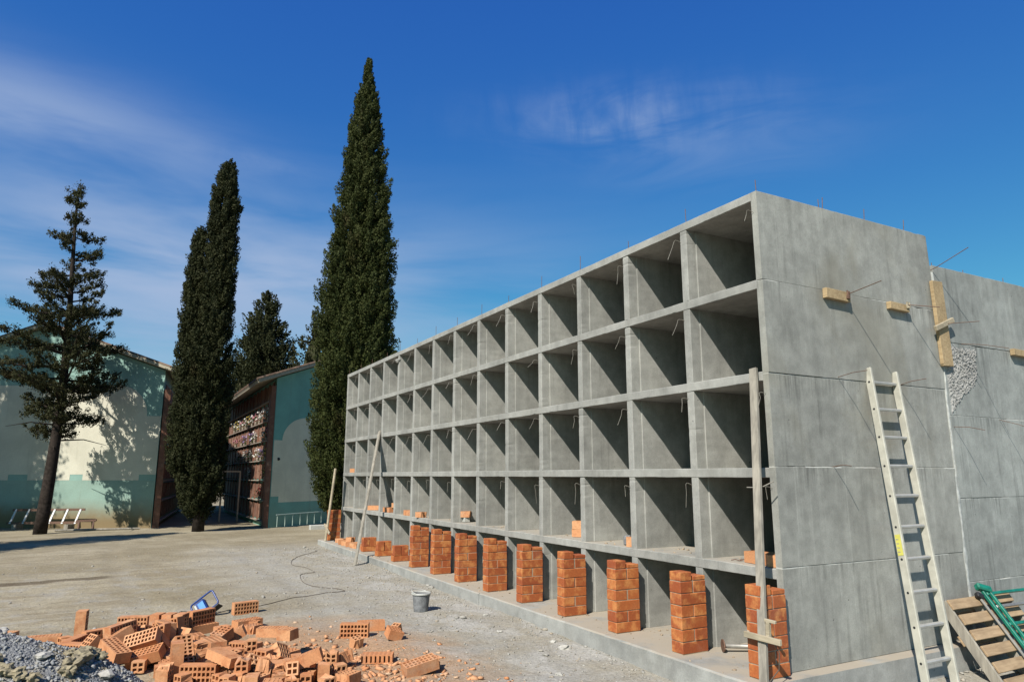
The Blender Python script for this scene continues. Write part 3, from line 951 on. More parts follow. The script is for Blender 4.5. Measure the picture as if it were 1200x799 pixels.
for i in range(1, 9):
    pier(i, xr(i) + 0.112, 6, 'tall brick pier, %s along the block counted from the corner pier' % ORD[i])
for i in (9, 10, 11):
    t = empty('brick_pier', (xr(i) + 0.112, -0.200, SLAB), (0, 0, random.uniform(-.03, .03)), 'low unfinished brick pier, %s to the left of the tall ones' % ('first', 'second', 'third')[i - 9], 'brick pier', 'brick piers in front of the niches')
    mb = MB(); mb.box(-BW / 2 + 0.005, BW / 2 - 0.005, -BL / 2 + 0.006, BL / 2 - 0.006, 0.0, BH + 0.004)
    mb.build('mortar', MAT['mortar'], t)
    add('brick', PB['stretcher'], t, (0, 0, BH / 2 + 0.006))
    for s in (-1, 1):
        add('brick', PB['soldier'], t, (random.uniform(-.004, .004), s * 0.068, BH + 0.006 + 0.085), (0, 0, random.uniform(-.04, .04)))
pier(14, xr(14) + 0.10, 7, 'tall brick pier at the far left end of the block', False)

# ---------------------------------------------------------------- perforated bricks
def perforated(l, w, h, nx, ny, name, m, depth=None, jag=0.0, seed=0):
    """brick with rows of holes in its two large faces"""
    depth = depth or h * 0.46
    def cuts(L, n, web):
        hole = (L - web * (n + 1)) / n
        c = [-L / 2]
        for k in range(n):
            c += [c[-1] + web]; c += [c[-1] + hole]
        return c + [L / 2]
    xs, ys = cuts(l, nx, 0.011), cuts(w, ny, 0.013)
    v, f = [], []
    for side in (1, -1):
        z = side * h / 2
        base = len(v)
        for x in xs:
            for y in ys:
                v.append((x, y, z))
        n = len(ys)
        for i in range(len(xs) - 1):
            for j in range(n - 1):
                q = [base + i * n + j, base + (i + 1) * n + j, base + (i + 1) * n + j + 1, base + i * n + j + 1]
                if i % 2 == 1 and j % 2 == 1:
                    b2 = len(v)
                    sh = 0.12
                    cx = (xs[i] + xs[i + 1]) / 2; cy = (ys[j] + ys[j + 1]) / 2
                    for k in q:
                        p = v[k]
                        v.append((p[0], p[1], z - side * depth))
                    for k in range(4):
                        f.append((q[k], q[(k + 1) % 4], b2 + (k + 1) % 4, b2 + k))
                    f.append((b2, b2 + 1, b2 + 2, b2 + 3))
                else:
                    f.append(tuple(q))
    # outer sides
    n, N = len(ys), len(xs)
    half = N * n
    ring = [i * n for i in range(N)] + [(N - 1) * n + j for j in range(1, n)] + [i * n + n - 1 for i in range(N - 2, -1, -1)] + [j for j in range(n - 2, 0, -1)]
    off = None
    # index of the first vertex of the lower face
    lower = next(k for k in range(len(v) - 1, -1, -1) if abs(v[k][0] + l / 2) < 1e-9 and abs(v[k][1] + w / 2) < 1e-9 and abs(v[k][2] + h / 2) < 1e-9)
    for k in range(len(ring)):
        a, b = ring[k], ring[(k + 1) % len(ring)]
        f.append((a, lower + a, lower + b, b))
    if jag:                                             # ragged broken end
        out = []
        for p in v:
            t = max(0.0, (p[0] / l + 0.5) - 0.55) / 0.45
            e = jag * t * (mnoise.noise((seed, p[1] * 26, p[2] * 26)) - 0.2)
            out.append((p[0] + e * l, p[1], p[2]))
        v = out
    return mesh(name, v, f, m)
LB = MAT['loose_brick']
BR = {
    'full': [perforated(0.28, 0.135, 0.09, 8, 3, 'perforated_brick', LB), perforated(0.28, 0.135, 0.09, 9, 3, 'perforated_brick_b', LB)],
    'half': [perforated(0.15, 0.135, 0.09, 4, 3, 'half_brick', LB, jag=0.22, seed=2.2), perforated(0.15, 0.135, 0.09, 4, 3, 'half_brick_b', LB, jag=0.34, seed=8.2)],
    'chunk': [perforated(0.09, 0.10, 0.09, 2, 2, 'brick_chunk', LB, jag=0.4, seed=4.4)],
}
def grooved(l, w, h, name):
    """hollow brick: ribbed large faces, a row of square holes along one long side"""
    mb = MB()
    n = 7
    v, f = [], []
    prof = []
    k = 14
    for i in range(k + 1):
        x = -l / 2 + l * i / k
        prof.append((x, h / 2 - (0.004 if i % 2 else 0.0)))
    m_ = len(prof)
    v = [(x, -w / 2, z) for x, z in prof] + [(x, w / 2, z) for x, z in prof] + [(x, -w / 2, -z) for x, z in prof] + [(x, w / 2, -z) for x, z in prof]
    for i in range(k):
        f.append((i, i + 1, m_ + i + 1, m_ + i)); f.append((2 * m_ + i, 3 * m_ + i, 3 * m_ + i + 1, 2 * m_ + i + 1))
        f.append((m_ + i, m_ + i + 1, 3 * m_ + i + 1, 3 * m_ + i))
        # holed front: every other cell sunk
        if i % 2 == 0 and 0 < i < k:
            pass
        a, b, c, d = i, i + 1, 2 * m_ + i + 1, 2 * m_ + i
        s = len(v)
        pts_ = [Vector(v[q]) for q in (a, b, c, d)]
        cen = sum(pts_, Vector()) / 4
        if i % 2 == 0:
            inn = [cen + (p - cen) * 0.78 for p in pts_]
            v += [tuple(p) for p in inn] + [(p.x, p.y + 0.06, p.z) for p in inn]
            for q in range(4):
                r_ = (a, b, c, d)
                f.append((r_[q], r_[(q + 1) % 4], s + (q + 1) % 4, s + q))
                f.append((s + q, s + (q + 1) % 4, s + 4 + (q + 1) % 4, s + 4 + q))
            f.append((s + 4, s + 5, s + 6, s + 7))
        else:
            f.append((a, b, c, d))
    f.append((0, m_, 3 * m_, 2 * m_)); f.append((k, 2 * m_ + k, 3 * m_ + k, m_ + k))
    return mesh(name, v, f, LB)
BR['grooved'] = [grooved(0.27, 0.13, 0.075, 'hollow_brick')]

PILE = [
    ('full', -4.4, -4.78, 0.14, -1.42, 1.57, 0.0),
    ('full', -4.16, -4.62, 0.068, 1.57, -0.0, 2.07),
    ('full', -4.18, -4.33, 0.157, 1.57, -0.0, 1.19),
    ('full', -4.18, -4.33, 0.045, 0.0, -0.0, 1.19),
    ('full', -4.13, -4.0, 0.157, 1.57, -0.0, 1.02),
    ('full', -4.15, -4.02, 0.045, 0.0, -0.0, 1.32),
    ('full', -4.22, -3.72, 0.157, 1.57, -0.0, 2.17),
    ('full', -4.2, -3.7, 0.045, 0.0, -0.0, 1.97),
    ('full', -3.87, -4.14, 0.14, -1.07, 1.57, 0.0),
    ('full', -3.82, -4.04, 0.14, -1.09, 1.57, 0.0),
    ('full', -3.77, -3.94, 0.14, -1.04, 1.57, 0.0),
    ('full', -3.95, -4.42, 0.045, 0.0, -0.0, 1.12),
    ('full', -3.95, -4.42, 0.136, 0.0, -0.0, 1.03),
    ('chunk', -2.881, -3.794, 0.045, 0.0, -0.0, -2.44),
    ('half', -3.455, -4.358, 0.045, -3.14, -0.0, -0.12),
    ('chunk', -2.023, -3.724, 0.05, 1.57, -0.0, -2.3),
    ('half', -2.353, -4.134, 0.075, 1.22, -1.57, 0.0),
    ('half', -3.132, -3.655, 0.045, -0.0, -0.0, -2.36),
    ('chunk', -2.629, -4.144, 0.045, -3.07, 1.57, 0.0),
    ('chunk', -1.77, -3.298, 0.045, 2.94, -1.57, 0.0),
    ('chunk', -1.667, -3.058, 0.045, -2.86, -1.57, 0.0),
    ('full', -1.68, -3.94, 0.045, -0.0, 0.0, 0.53),
    ('full', -3.599, -4.784, 0.068, -1.57, -0.0, 0.88),
    ('half', -2.539, -3.531, 0.045, -0.0, -3.14, -0.43),
    ('full', -3.553, -4.475, 0.068, -1.57, -0.0, 3.14),
    ('half', -3.379, -4.681, 0.067, 1.57, -0.0, -1.55),
    ('chunk', -1.347, -2.995, 0.045, 0.81, 1.57, 0.0),
    ('half', -3.07, -4.569, 0.067, 1.57, 0.0, -0.88),
    ('half', -1.838, -3.042, 0.075, -1.85, -1.57, 0.0),
    ('full', -3.482, -4.083, 0.067, 1.57, 0.0, 2.3),
    ('full', -3.598, -4.247, 0.101, -0.0, 2.7, -0.15),
    ('chunk', -2.336, -3.687, 0.045, 0.81, -1.57, 0.0),
    ('chunk', -3.222, -3.755, 0.05, -1.57, 0.0, -2.62),
    ('half', -3.709, -4.736, 0.045, 3.14, -0.0, 0.88),
    ('chunk', -3.188, -3.907, 0.05, 1.57, -0.0, -1.8),
    ('chunk', -1.934, -3.36, 0.045, -0.0, -3.14, 0.02),
    ('chunk', -3.788, -4.47, 0.05, -1.57, -0.0, -1.64),
    ('half', -2.159, -2.919, 0.075, -0.44, -1.57, 0.0),
    ('full', -4.323, -5.073, 0.045, -0.0, -0.0, 1.52),
    ('half', -2.746, -3.331, 0.045, -0.0, -0.0, -2.82),
    ('chunk', -3.237, -4.627, 0.045, -0.0, 0.0, -0.6),
    ('full', -3.319, -4.088, 0.067, 1.57, 0.0, -1.43),
    ('chunk', -1.493, -3.226, 0.045, 1.51, -1.57, 0.0),
    ('chunk', -1.971, -3.002, 0.045, 3.1, 1.57, 0.0),
    ('full', -2.494, -4.046, 0.14, -1.55, -1.57, 0.0),
    ('chunk', -3.299, -3.836, 0.045, -0.0, -0.0, -1.28),
    ('half', -2.246, -3.392, 0.075, 3.11, -1.57, 0.0),
    ('chunk', -2.882, -4.294, 0.045, 0.26, 1.57, 0.0),
    ('chunk', -2.317, -3.571, 0.05, -1.57, -0.0, 2.3),
    ('chunk', -3.223, -4.09, 0.045, 1.43, 1.57, 0.0),
    ('half', -2.513, -3.381, 0.075, 0.8, 1.57, 0.0),
    ('half', -1.712, -2.886, 0.045, 0.0, 0.0, -0.94),
    ('chunk', -3.075, -3.913, 0.045, -1.94, 1.57, 0.0),
    ('chunk', -2.196, -3.651, 0.05, 1.57, 0.0, -1.77),
    ('chunk', -3.528, -3.509, 0.045, -2.38, 1.57, 0.0),
    ('chunk', -3.355, -3.756, 0.045, 2.0, -1.57, 0.0),
    ('chunk', -2.776, -3.475, 0.045, -0.0, 0.0, 1.89),
    ('half', -1.771, -3.433, 0.045, -0.0, -0.0, 1.24),
    ('chunk', -3.043, -3.385, 0.045, -0.0, -0.0, 2.66),
    ('full', -2.991, -4.251, 0.097, -2.82, -0.25, 1.16),
    ('half', -1.94, -3.15, 0.045, -0.0, 0.0, -2.09),
    ('chunk', -3.618, -3.923, 0.045, 0.0, 0.0, 2.69),
    ('chunk', -2.89, -3.673, 0.045, -0.12, -1.57, 0.0),
    ('half', -3.191, -3.864, 0.145, 0.0, -0.0, 0.15),
    ('chunk', -3.835, -4.583, 0.05, 1.57, -0.0, 1.47),
    ('chunk', -3.812, -4.256, 0.05, -1.57, -0.0, 0.54),
    ('full', -3.658, -4.049, 0.191, 1.57, -0.22, 0.8),
    ('half', -2.474, -3.9, 0.045, 0.0, -0.0, 1.14),
    ('half', -3.336, -4.374, 0.075, 0.12, 1.57, 0.0),
    ('chunk', -1.373, -3.257, 0.045, 3.14, -0.0, -1.02),
    ('full', -3.452, -3.834, 0.108, 0.0, 2.63, -0.99),
    ('half', -1.978, -3.519, 0.045, -0.0, 0.0, -2.47),
    ('chunk', -2.259, -3.072, 0.045, 0.0, -3.14, 0.87),
    ('full', -2.329, -3.888, 0.067, 1.57, 0.0, -2.05),
    ('chunk', -2.15, -3.753, 0.045, 2.02, -1.57, 0.0),
    ('full', -4.225, -3.262, 0.045, 0.0, -0.0, 1.94),
    ('chunk', -2.231, -4.012, 0.05, 1.57, -0.0, 0.52),
    ('half', -2.105, -3.35, 0.067, -1.57, 0.0, -0.0),
    ('chunk', -1.952, -2.888, 0.05, 1.57, -0.0, -1.5),
    ('chunk', -2.445, -3.636, 0.05, 1.57, 0.0, -1.76),
    ('chunk', -2.302, -3.233, 0.05, 1.57, 0.0, 2.0),
    ('chunk', -2.418, -3.127, 0.05, -1.57, -0.0, 1.7),
    ('full', -3.004, -4.068, 0.045, 0.0, 0.0, -2.62),
    ('chunk', -2.382, -3.641, 0.143, -0.09, -0.09, -2.57),
    ('chunk', -2.388, -2.902, 0.045, 1.89, 1.57, 0.0),
    ('full', -3.173, -4.22, 0.128, -0.86, -0.39, 1.26),
    ('half', -3.908, -3.256, 0.045, 3.14, -0.0, -1.0),
    ('full', -2.933, -3.463, 0.068, 1.57, -0.0, -2.28),
    ('half', -3.751, -4.37, 0.075, 1.81, 1.57, 0.0),
    ('half', -2.786, -3.65, 0.068, -1.57, -0.0, 1.84),
    ('full', -3.316, -3.548, 0.105, -0.01, -0.48, 1.35),
    ('chunk', -2.762, -4.103, 0.045, 0.0, 0.0, -2.02),
    ('chunk', -2.075, -3.627, 0.05, 1.57, 0.0, -0.69),
    ('half', -2.394, -3.441, 0.045, -0.0, 0.0, -0.8),
    ('full', -2.969, -3.727, 0.135, 0.0, -0.0, -2.93),
    ('chunk', -2.662, -3.467, 0.045, 3.14, 0.0, 1.51),
    ('half', -3.322, -4.135, 0.21, -0.12, -1.57, -0.54),
    ('half', -3.289, -4.822, 0.045, 3.14, 0.0, -1.17),
    ('chunk', -2.21, -3.185, 0.05, -1.57, 0.0, 1.61),
    ('chunk', -2.113, -3.26, 0.045, -1.57, 1.57, 0.0),
    ('chunk', -2.466, -3.77, 0.045, 0.0, -0.0, 1.13),
    ('full', -3.491, -4.085, 0.203, -1.57, 0.0, -2.77),
    ('full', -3.192, -4.7, 0.133, -0.0, -0.82, 2.01),
    ('chunk', -2.373, -3.032, 0.045, -0.0, 0.0, 1.47),
    ('half', -1.706, -3.771, 0.068, -1.57, -0.0, -2.33),
    ('full', -3.335, -4.486, 0.179, -0.31, -0.37, 2.19),
    ('half', -3.735, -4.397, 0.195, -0.0, -3.14, -1.34),
    ('chunk', -3.705, -4.246, 0.156, 1.27, 0.33, 2.23),
    ('half', -3.67, -3.576, 0.075, 2.68, 1.57, 0.0),
    ('chunk', -1.793, -3.191, 0.05, 1.57, -0.0, -1.85),
    ('chunk', -2.056, -3.453, 0.124, 2.78, -0.25, 0.09),
    ('full', -3.541, -4.448, 0.21, 1.5, -0.08, 2.32),
    ('half', -3.56, -4.602, 0.067, -1.57, 0.0, 0.65),
    ('full', -2.611, -3.207, 0.045, 0.0, -3.14, -1.03),
    ('half', -3.185, -3.634, 0.162, -0.08, 0.33, -0.84),
    ('half', -2.714, -3.831, 0.045, -0.0, 3.14, -1.36),
    ('full', -3.865, -4.804, 0.068, -1.57, -0.0, 2.69),
    ('full', -2.998, -4.48, 0.161, 3.08, 0.29, 0.48),
    ('full', -1.962, -3.17, 0.156, 3.07, -0.35, 1.26),
    ('chunk', -2.819, -3.928, 0.045, -1.31, -1.57, 0.0),
    ('chunk', -1.603, -3.472, 0.05, -1.57, -0.0, -2.36),
    ('half', -2.708, -3.595, 0.068, 1.57, -0.0, 1.84),
    ('full', -5.058, -3.167, 0.068, -1.57, -0.0, -1.37),
    ('chunk', -2.098, -3.603, 0.145, -0.42, -1.57, 0.0),
    ('chunk', -1.566, -3.57, 0.045, 2.35, 1.57, 0.0),
    ('full', -3.106, -4.28, 0.197, 0.75, -0.28, 1.13),
    ('chunk', -2.146, -3.472, 0.045, -1.57, 1.57, 0.0),
    ('half', -2.867, -3.118, 0.18, -0.0, -3.14, -0.76),
    ('full', -4.619, -5.427, 0.045, 0.0, 0.0, 2.7),
    ('chunk', -1.859, -3.274, 0.122, -1.1, 0.07, -1.9),
    ('full', -2.684, -3.983, 0.144, 0.0, -1.05, -2.91),
    ('half', -3.379, -4.978, 0.045, -0.0, -0.0, -2.01),
    ('chunk', -4.101, -3.208, 0.045, -0.0, 0.0, 1.04),
    ('chunk', -4.133, -4.891, 0.05, -1.57, -0.0, 0.54),
    ('full', -2.276, -3.718, 0.174, 0.09, -0.18, -2.53),
    ('full', -3.688, -3.103, 0.045, 0.0, 3.14, 1.07),
    ('chunk', -2.76, -3.443, 0.14, -1.57, 0.0, -1.7),
    ('half', -1.813, -3.573, 0.067, 1.57, 0.0, 2.84),
    ('chunk', -2.238, -3.522, 0.117, 2.44, -0.39, -1.26),
    ('chunk', -2.575, -3.65, 0.045, 3.14, -0.0, 0.91),
    ('chunk', -2.358, -3.4, 0.135, 0.87, 1.57, 0.0),
    ('half', -2.703, -3.868, 0.158, 1.57, 0.0, 0.29),
    ('chunk', -1.452, -3.122, 0.045, -1.71, 1.57, 0.0),
    ('half', -2.422, -3.269, 0.121, -0.93, -0.38, -0.88),
    ('half', -2.837, -3.98, 0.157, -1.57, 0.0, -1.49),
]
HAND = ['orange perforated brick standing on its end at the left edge of the brick heap',
        'orange brick on edge beside the upright brick at the left of the heap',
        'orange brick on edge with three rows of holes facing forward, left back of heap',
        'orange brick lying flat under the brick with three rows of holes',
        'orange perforated brick on edge at the back of the heap, left of the blue lamp',
        'orange brick lying flat at the back of the heap, left of the blue lamp',
        'orange perforated brick on edge just in front of the blue lamp',
        'orange brick lying flat just in front of the blue lamp',
        'orange brick on end, left one of three side by side in the heap',
        'orange brick on end, middle one of three side by side in the heap',
        'orange brick on end, right one of three side by side in the heap',
        'lower brick of the flat pair stacked near the left side of the heap',
        'upper brick of the flat pair stacked near the left side of the heap']
for i, (k, x, y, z, rx, ry, rz) in enumerate(PILE):
    kind = k
    if k == 'full' and i > 12 and random.random() < 0.22: kind = 'grooved'
    me = random.choice(BR[kind])
    o = add({'full': 'brick', 'half': 'broken_brick', 'chunk': 'brick_chunk', 'grooved': 'hollow_brick'}[kind], me, None, (x, y, z + 0.004), (rx, ry, rz))
    if i < 13: tag(o, HAND[i], 'brick', 'bricks in the heap')
    else:
        tag(o, {'full': 'whole orange perforated brick tumbled among the others in the heap', 'half': 'broken orange half brick tumbled among the others in the heap',
                'chunk': 'small orange brick chunk lodged among the others in the heap', 'grooved': 'ribbed orange hollow brick tumbled among the others in the heap'}[kind], 'brick', {'full': 'bricks in the heap', 'half': 'half bricks in the heap', 'chunk': 'brick chunks in the heap', 'grooved': 'hollow bricks in the heap'}[kind])
YA = math.atan2(0.878, 0.478)
LOOSE_GROUND = [   # strays right of the heap
    ('full', -3.29, -2.38, PI / 2, 0, YA + 0.04, 0.068, 'whole orange brick lying on its side alone on the grey ground right of the heap'),
    ('full', -3.52, -2.14, 0, 0, YA + 0.25, 0.045, 'orange brick lying flat behind the lone brick right of the heap'),
    ('half', -3.02, -2.06, 0.2, 0.3, YA + 0.5, 0.055, 'broken brick piece nearest the bucket, with its holes to the right'),
    ('chunk', -3.20, -1.98, 0.4, 0, 0.6, 0.05, 'small broken brick bit behind the piece nearest the bucket'),
    ('chunk', -2.94, -2.46, 0.1, 0.2, 0.3, 0.045, 'small brick chunk on the dusty ground between heap and lone brick'),
    ('grooved', -2.33, -2.45, 0, 0, YA + 0.05, 0.038, 'hollow brick with a row of square holes facing forward on the dusty ground'),
    ('full', -1.80, -2.26, 0.12, -0.18, YA + 0.5, 0.060, 'chipped orange brick at the far right of the strays, nearest the footing'),
    ('chunk', -1.90, -2.10, 0.3, 0.1, 1.2, 0.045, 'brick fragment behind the chipped brick at the far right of the strays'),
    ('half', -2.28, -2.78, 0.1, -0.35, YA - 0.6, 0.065, 'broken half brick at the right end of the heap'),
]
for (k, x, y, rx, ry, rz, z, lab) in LOOSE_GROUND:
    o = add({'full': 'brick', 'half': 'broken_brick', 'chunk': 'brick_chunk', 'grooved': 'hollow_brick'}[k], BR[k][0], None, (x, y, ground_z(x, y) + z), (rx, ry, rz))
    tag(o, lab, 'brick', 'stray bricks on the ground')
Z4 = TOPS[3 + 0] - HH + TB + 0.003
Z4 = TOPS[4] + TB + 0.003
LOOSE_NICHE = [
    ('half', -0.40, 0.17, Z4 + 0.045, YA - 1.2, 'orange brick on the ledge of the nearest niche, left one of the group'),
    ('full', -0.25, 0.24, Z4 + 0.045, YA + 0.3, 'orange brick on the ledge of the nearest niche, middle one of the group'),
    ('half', -0.135, 0.13, Z4 + 0.045, YA + 0.9, 'orange brick on the ledge of the nearest niche, right one by the batten'),
    ('half', -1.99, 0.13, Z4 + 0.045, YA - 0.15, 'single orange brick on the ledge of the third niche from the corner'),
    ('half', -3.22, 0.29, Z4 + 0.045, YA - 0.4, 'lower brick of the pair on the ledge of the fourth niche'),
    ('half', -3.22, 0.29, Z4 + 0.136, YA - 0.3, 'upper brick of the pair on the ledge of the fourth niche'),
    ('half', -6.27, 0.21, Z4 + 0.12, YA - 0.1, 'orange brick set on a white box in the seventh niche'),
    ('full', -8.45, 0.10, Z4 + 0.045, 0.1, 'orange brick on the ledge above the low piers, right one of four'),
    ('half', -7.78, 0.05, Z4 + 0.045, 0.4, 'dark holed half brick on the ledge above the last tall pier'),
    ('full', -9.75, 0.14, Z4 + 0.045, 0.15, 'orange brick on the ledge above the low piers, second from the left'),
    ('full', -10.72, 0.16, Z4 + 0.045, 0.9, 'orange brick on the ledge above the low piers, leftmost'),
    ('half', -9.55, 0.22, Z4 + 0.136, 0.2, 'half brick on top of another on the ledge above the low piers'),
    ('full', -12.2, 0.12, TOPS[3] + TB + 0.048, 0.1, 'orange brick in the last niche at the far left, above the end pier'),
]
for (k, x, y, z, rz, lab) in LOOSE_NICHE:
    o = add('brick' if k == 'full' else 'half_brick', BR[k][0], None, (x, y, z), (0, 0, rz))
    tag(o, lab, 'brick', 'loose bricks on the niche ledges')
mb = MB(); mb.box(-0.05, 0.05, -0.05, 0.05, 0, 0.074, 0.006)
tag(mb.build('box', MAT['white_plastic'], None, (-6.27, 0.21, Z4)), 'small white box under a brick in the seventh niche', 'box')
mb = MB(); mb.box(-0.04, 0.04, -0.05, 0.05, 0, 0.10, 0.01, 0.004)
tag(mb.build('plastic_bag', MAT['bucket'], None, (-2.12, 0.17, Z4), (0, 0, 0.4)), 'crumpled pale plastic bag beside the single brick in the third niche', 'bag')
# bricks lying on the slab at the far end
for j, (x, y, k, rz, z) in enumerate([(-10.62, -0.25, 'full', 0.2, 0.045), (-10.95, -0.22, 'full', 1.2, 0.045), (-11.2, -0.26, 'full', 0.3, 0.045), (-11.55, -0.22, 'full', 1.4, 0.045), (-11.05, -0.24, 'half', 0.6, 0.136), (-11.9, -0.2, 'full', 0.4, 0.045), (-10.35, -0.2, 'half', 1.0, 0.045)]):
    o = add('brick', BR[k][0], None, (x, y, SLAB + z + 0.002), (0, 0, rz))
    tag(o, 'orange brick lying on the footing slab near the far end of the block', 'brick', 'bricks lying on the slab at the far end')
o = add('broken_brick', BR['half'][1], None, (-0.155, -0.11, SLAB + 0.076), (0, PI / 2, 1.2))
tag(o, 'broken brick with three holes showing left of the corner pier', 'brick')
# mason's trowel-like wire bit on the nearest ledge
mb = MB(); mb.tube([(0, 0, 0.004), (0.03, 0.02, 0.012), (0.09, 0.01, 0.006), (0.12, 0.04, 0.02), (0.05, 0.05, 0.008)], 0.004, 5)
tag(mb.build('wire_offcut', MAT['rust'], None, (-0.62, 0.10, Z4)), 'bent wire offcut on the ledge of the nearest niche', 'wire')
# steel prop lying in the lowest niche at the corner
pr_ = empty('steel_prop', (-0.70, 0.03, SLAB + 0.054), (0, 0, math.radians(62)), 'steel prop with a round foot plate lying in the lowest corner niche', 'prop')
mb = MB(); mb.tube([(0.006, 0, 0), (0.9, 0, -0.032)], 0.019, 12); mb.build('tube', MAT['steel'], pr_, smooth=True)
mb = MB(); mb.tube([(-0.004, 0, 0), (0.006, 0, 0)], 0.052, 16); mb.build('foot_plate', MAT['rust'], pr_)
# ---------------------------------------------------------------- upright batten with clamp at the corner
bt = empty('timber_batten', (0.128, -0.405, SLAB), label='tall weathered timber batten leaning on the near corner of the block', category='batten')
mb = MB(); mb.bar((0, 0, 0), (-0.248, 0.372, 2.335), 0.070, 0.028, up=(0.05, -1, 0), bev=0.003); mb.build('board', MAT['grey_wood'], bt)
mb = MB(); mb.bar((-0.185, 0.262, 1.32), (-0.185, 0.265, 1.42), 0.045, 0.04, up=(0, -1, 0), bev=0.003); mb.build('wood_block', MAT['new_wood'], bt)
mb = MB(); mb.tube([(-0.30, 0.27, 1.37), (-0.20, 0.27, 1.37), (-0.12, 0.26, 1.38), (-0.05, 0.30, 1.42)], 0.005, 5); mb.build('wire', MAT['wire'], bt)
cl = empty('clamp', (0.100, -0.405, 0.43), label='pale timber cross clamp nailed across the corner batten', category='clamp')
mb = MB(); mb.bar((-0.150, 0.022, 0.0), (0.185, 0.020, 0.0), 0.024, 0.042, up=(0, 0, 1), bev=0.003); mb.build('cross_bar', MAT['pale_wood'], cl)
mb = MB(); mb.bar((0.055, 0.045, 0.01), (0.06, 0.045, 0.115), 0.03, 0.03, up=(0, -1, 0), bev=0.003); mb.build('upright', MAT['pale_wood'], cl)
mb = MB(); mb.bar((0.03, 0.045, 0.125), (0.125, 0.05, 0.122), 0.022, 0.022, bev=0.003); mb.build('top_bar', MAT['pale_wood'], cl)
mb = MB(); mb.bar((-0.150, 0.05, -0.01), (-0.15, 0.20, 0.12), 0.03, 0.022, up=(1, 0, 0), bev=0.003); mb.build('side_bar', MAT['pale_wood'], cl)
mb = MB(); mb.tube([(0.10, 0.03, 0.0), (0.13, 0.06, -0.08), (0.10, 0.08, -0.2), (0.05, 0.03, -0.29)], 0.004, 5); mb.build('cord', MAT['cable'], cl)
# ---------------------------------------------------------------- long board leaning on the front, and the batten by the end pier
lp = empty('leaning_board', (-8.77, -0.797, 0.0), label='long thin board leaning against the front of the niches', category='board')
mb = MB(); mb.bar((0, 0, 0), (-1.262, 0.775, 2.47), 0.075, 0.03, up=(0.3, -1, 0), bev=0.003); mb.build('board', MAT['grey_wood'], lp)
lb = empty('timber_batten', (-12.45, -0.42, SLAB), label='upright pale batten in front of the end pier at far left', category='batten')
mb = MB(); mb.bar((0, 0, 0), (-0.03, 0.16, 1.62), 0.06, 0.03, up=(0.3, -1, 0), bev=0.003); mb.build('board', MAT['pale_wood'], lb)
mb = MB(); mb.bar((-0.15, 0.0, 0.36), (0.25, 0.02, 0.18), 0.03, 0.05, up=(0, 0, 1), bev=0.003); mb.build('cross_bar', MAT['pale_wood'], lb)
# ---------------------------------------------------------------- timber blocks and wires on the end wall
def wall_block(y0, y1, z0, z1, t, lab, tilt=0.0):
    o = empty('wood_block', (0.014, (y0 + y1) / 2, (z0 + z1) / 2), (tilt, 0, 0), lab, 'timber block', 'timber blocks tied on the end walls')
    mb = MB(); mb.box(0, t, -(y1 - y0) / 2, (y1 - y0) / 2, -(z1 - z0) / 2, (z1 - z0) / 2, 0.003); mb.build('block', MAT['new_wood'], o)
    return o
b1 = wall_block(0.74, 1.06, 3.115, 3.205, 0.045, 'timber block tied under the top lift of the end wall, left one', -0.03)
mb = MB(); mb.box(0.045, 0.062, 0.10, 0.135, -0.02, 0.05, 0.004, 0.006); mb.build('wedge', MAT['rust'], b1)
mb = MB(); mb.tube([(-0.02, 0.115, 0.02), (0.06, 0.118, 0.024), (0.40, 0.08, 0.055)], 0.004, 5); mb.build('tie_wire', MAT['rust'], b1)
b2 = wall_block(1.64, 1.93, 3.12, 3.19, 0.045, 'timber block tied under the top lift of the end wall, right one', -0.03)
mb = MB(); mb.box(0.045, 0.060, 0.09, 0.13, 0.0, 0.06, 0.004, 0.006); mb.build('wedge', MAT['pale_wood'], b2)
mb = MB(); mb.tube([(-0.02, 0.11, 0.03), (0.06, 0.112, 0.03), (0.30, 0.20, -0.03)], 0.004, 5); mb.build('tie_wire', MAT['rust'], b2)
b3 = wall_block(3.72, 4.30, 2.845, 2.915, 0.045, 'timber block tied on the rear end wall at the right edge', -0.02)
vb = empty('vertical_board', (0.014, 2.49, 2.64), (0.035, 0, 0), 'vertical new timber board over the joint between the two blocks', 'board')
mb = MB(); mb.box(0, 0.035, -0.085, 0.085, 0, 0.86, 0.003); mb.build('board', MAT['new_wood'], vb)
mb = MB(); mb.bar((0.05, -0.17, 0.36), (0.05, 0.15, 0.47), 0.05, 0.03, up=(1, 0, 0), bev=0.004); mb.build('cross_piece', MAT['pale_wood'], vb)
mb = MB(); mb.tube([(0.02, 0.02, 0.43), (0.08, 0.03, 0.42), (0.32, 0.10, 0.40)], 0.0035, 5); mb.build('tie_wire', MAT['rust'], vb)
mb = MB(); mb.tube([(-0.03, -0.01, 0.98), (0.04, 0.0, 1.0), (0.36, 0.02, 1.12)], 0.004, 5); mb.build('tie_wire', MAT['rust'], vb)
WIRES = [((0.0, 0.86, 2.425), (0.33, 0.80, 2.44)), ((0.0, 1.70, 2.400), (0.30, 1.66, 2.43)), ((0.0, 0.70, 1.655), (0.22, 0.64, 1.66)), ((0.0, 2.52, 2.05), (0.30, 2.50, 2.0)), ((0.0, 2.83, 2.90), (0.45, 2.80, 2.78)), ((0.0, 3.35, 2.15), (0.35, 3.40, 2.0))]
for k, (a, b) in enumerate(WIRES):
    mb = MB(); mb.tube([Vector(a) - Vector((0.02, 0, 0)), a, (Vector(a) * 0.5 + Vector(b) * 0.5) + Vector((0, 0.01, 0.012)), b], 0.0030, 5)
    mb.build('tie_wire', MAT['rust'], blk if a[1] < 2.4 else blk2, (0, 0, 0) if a[1] < 2.4 else (0, -2.47, 0))
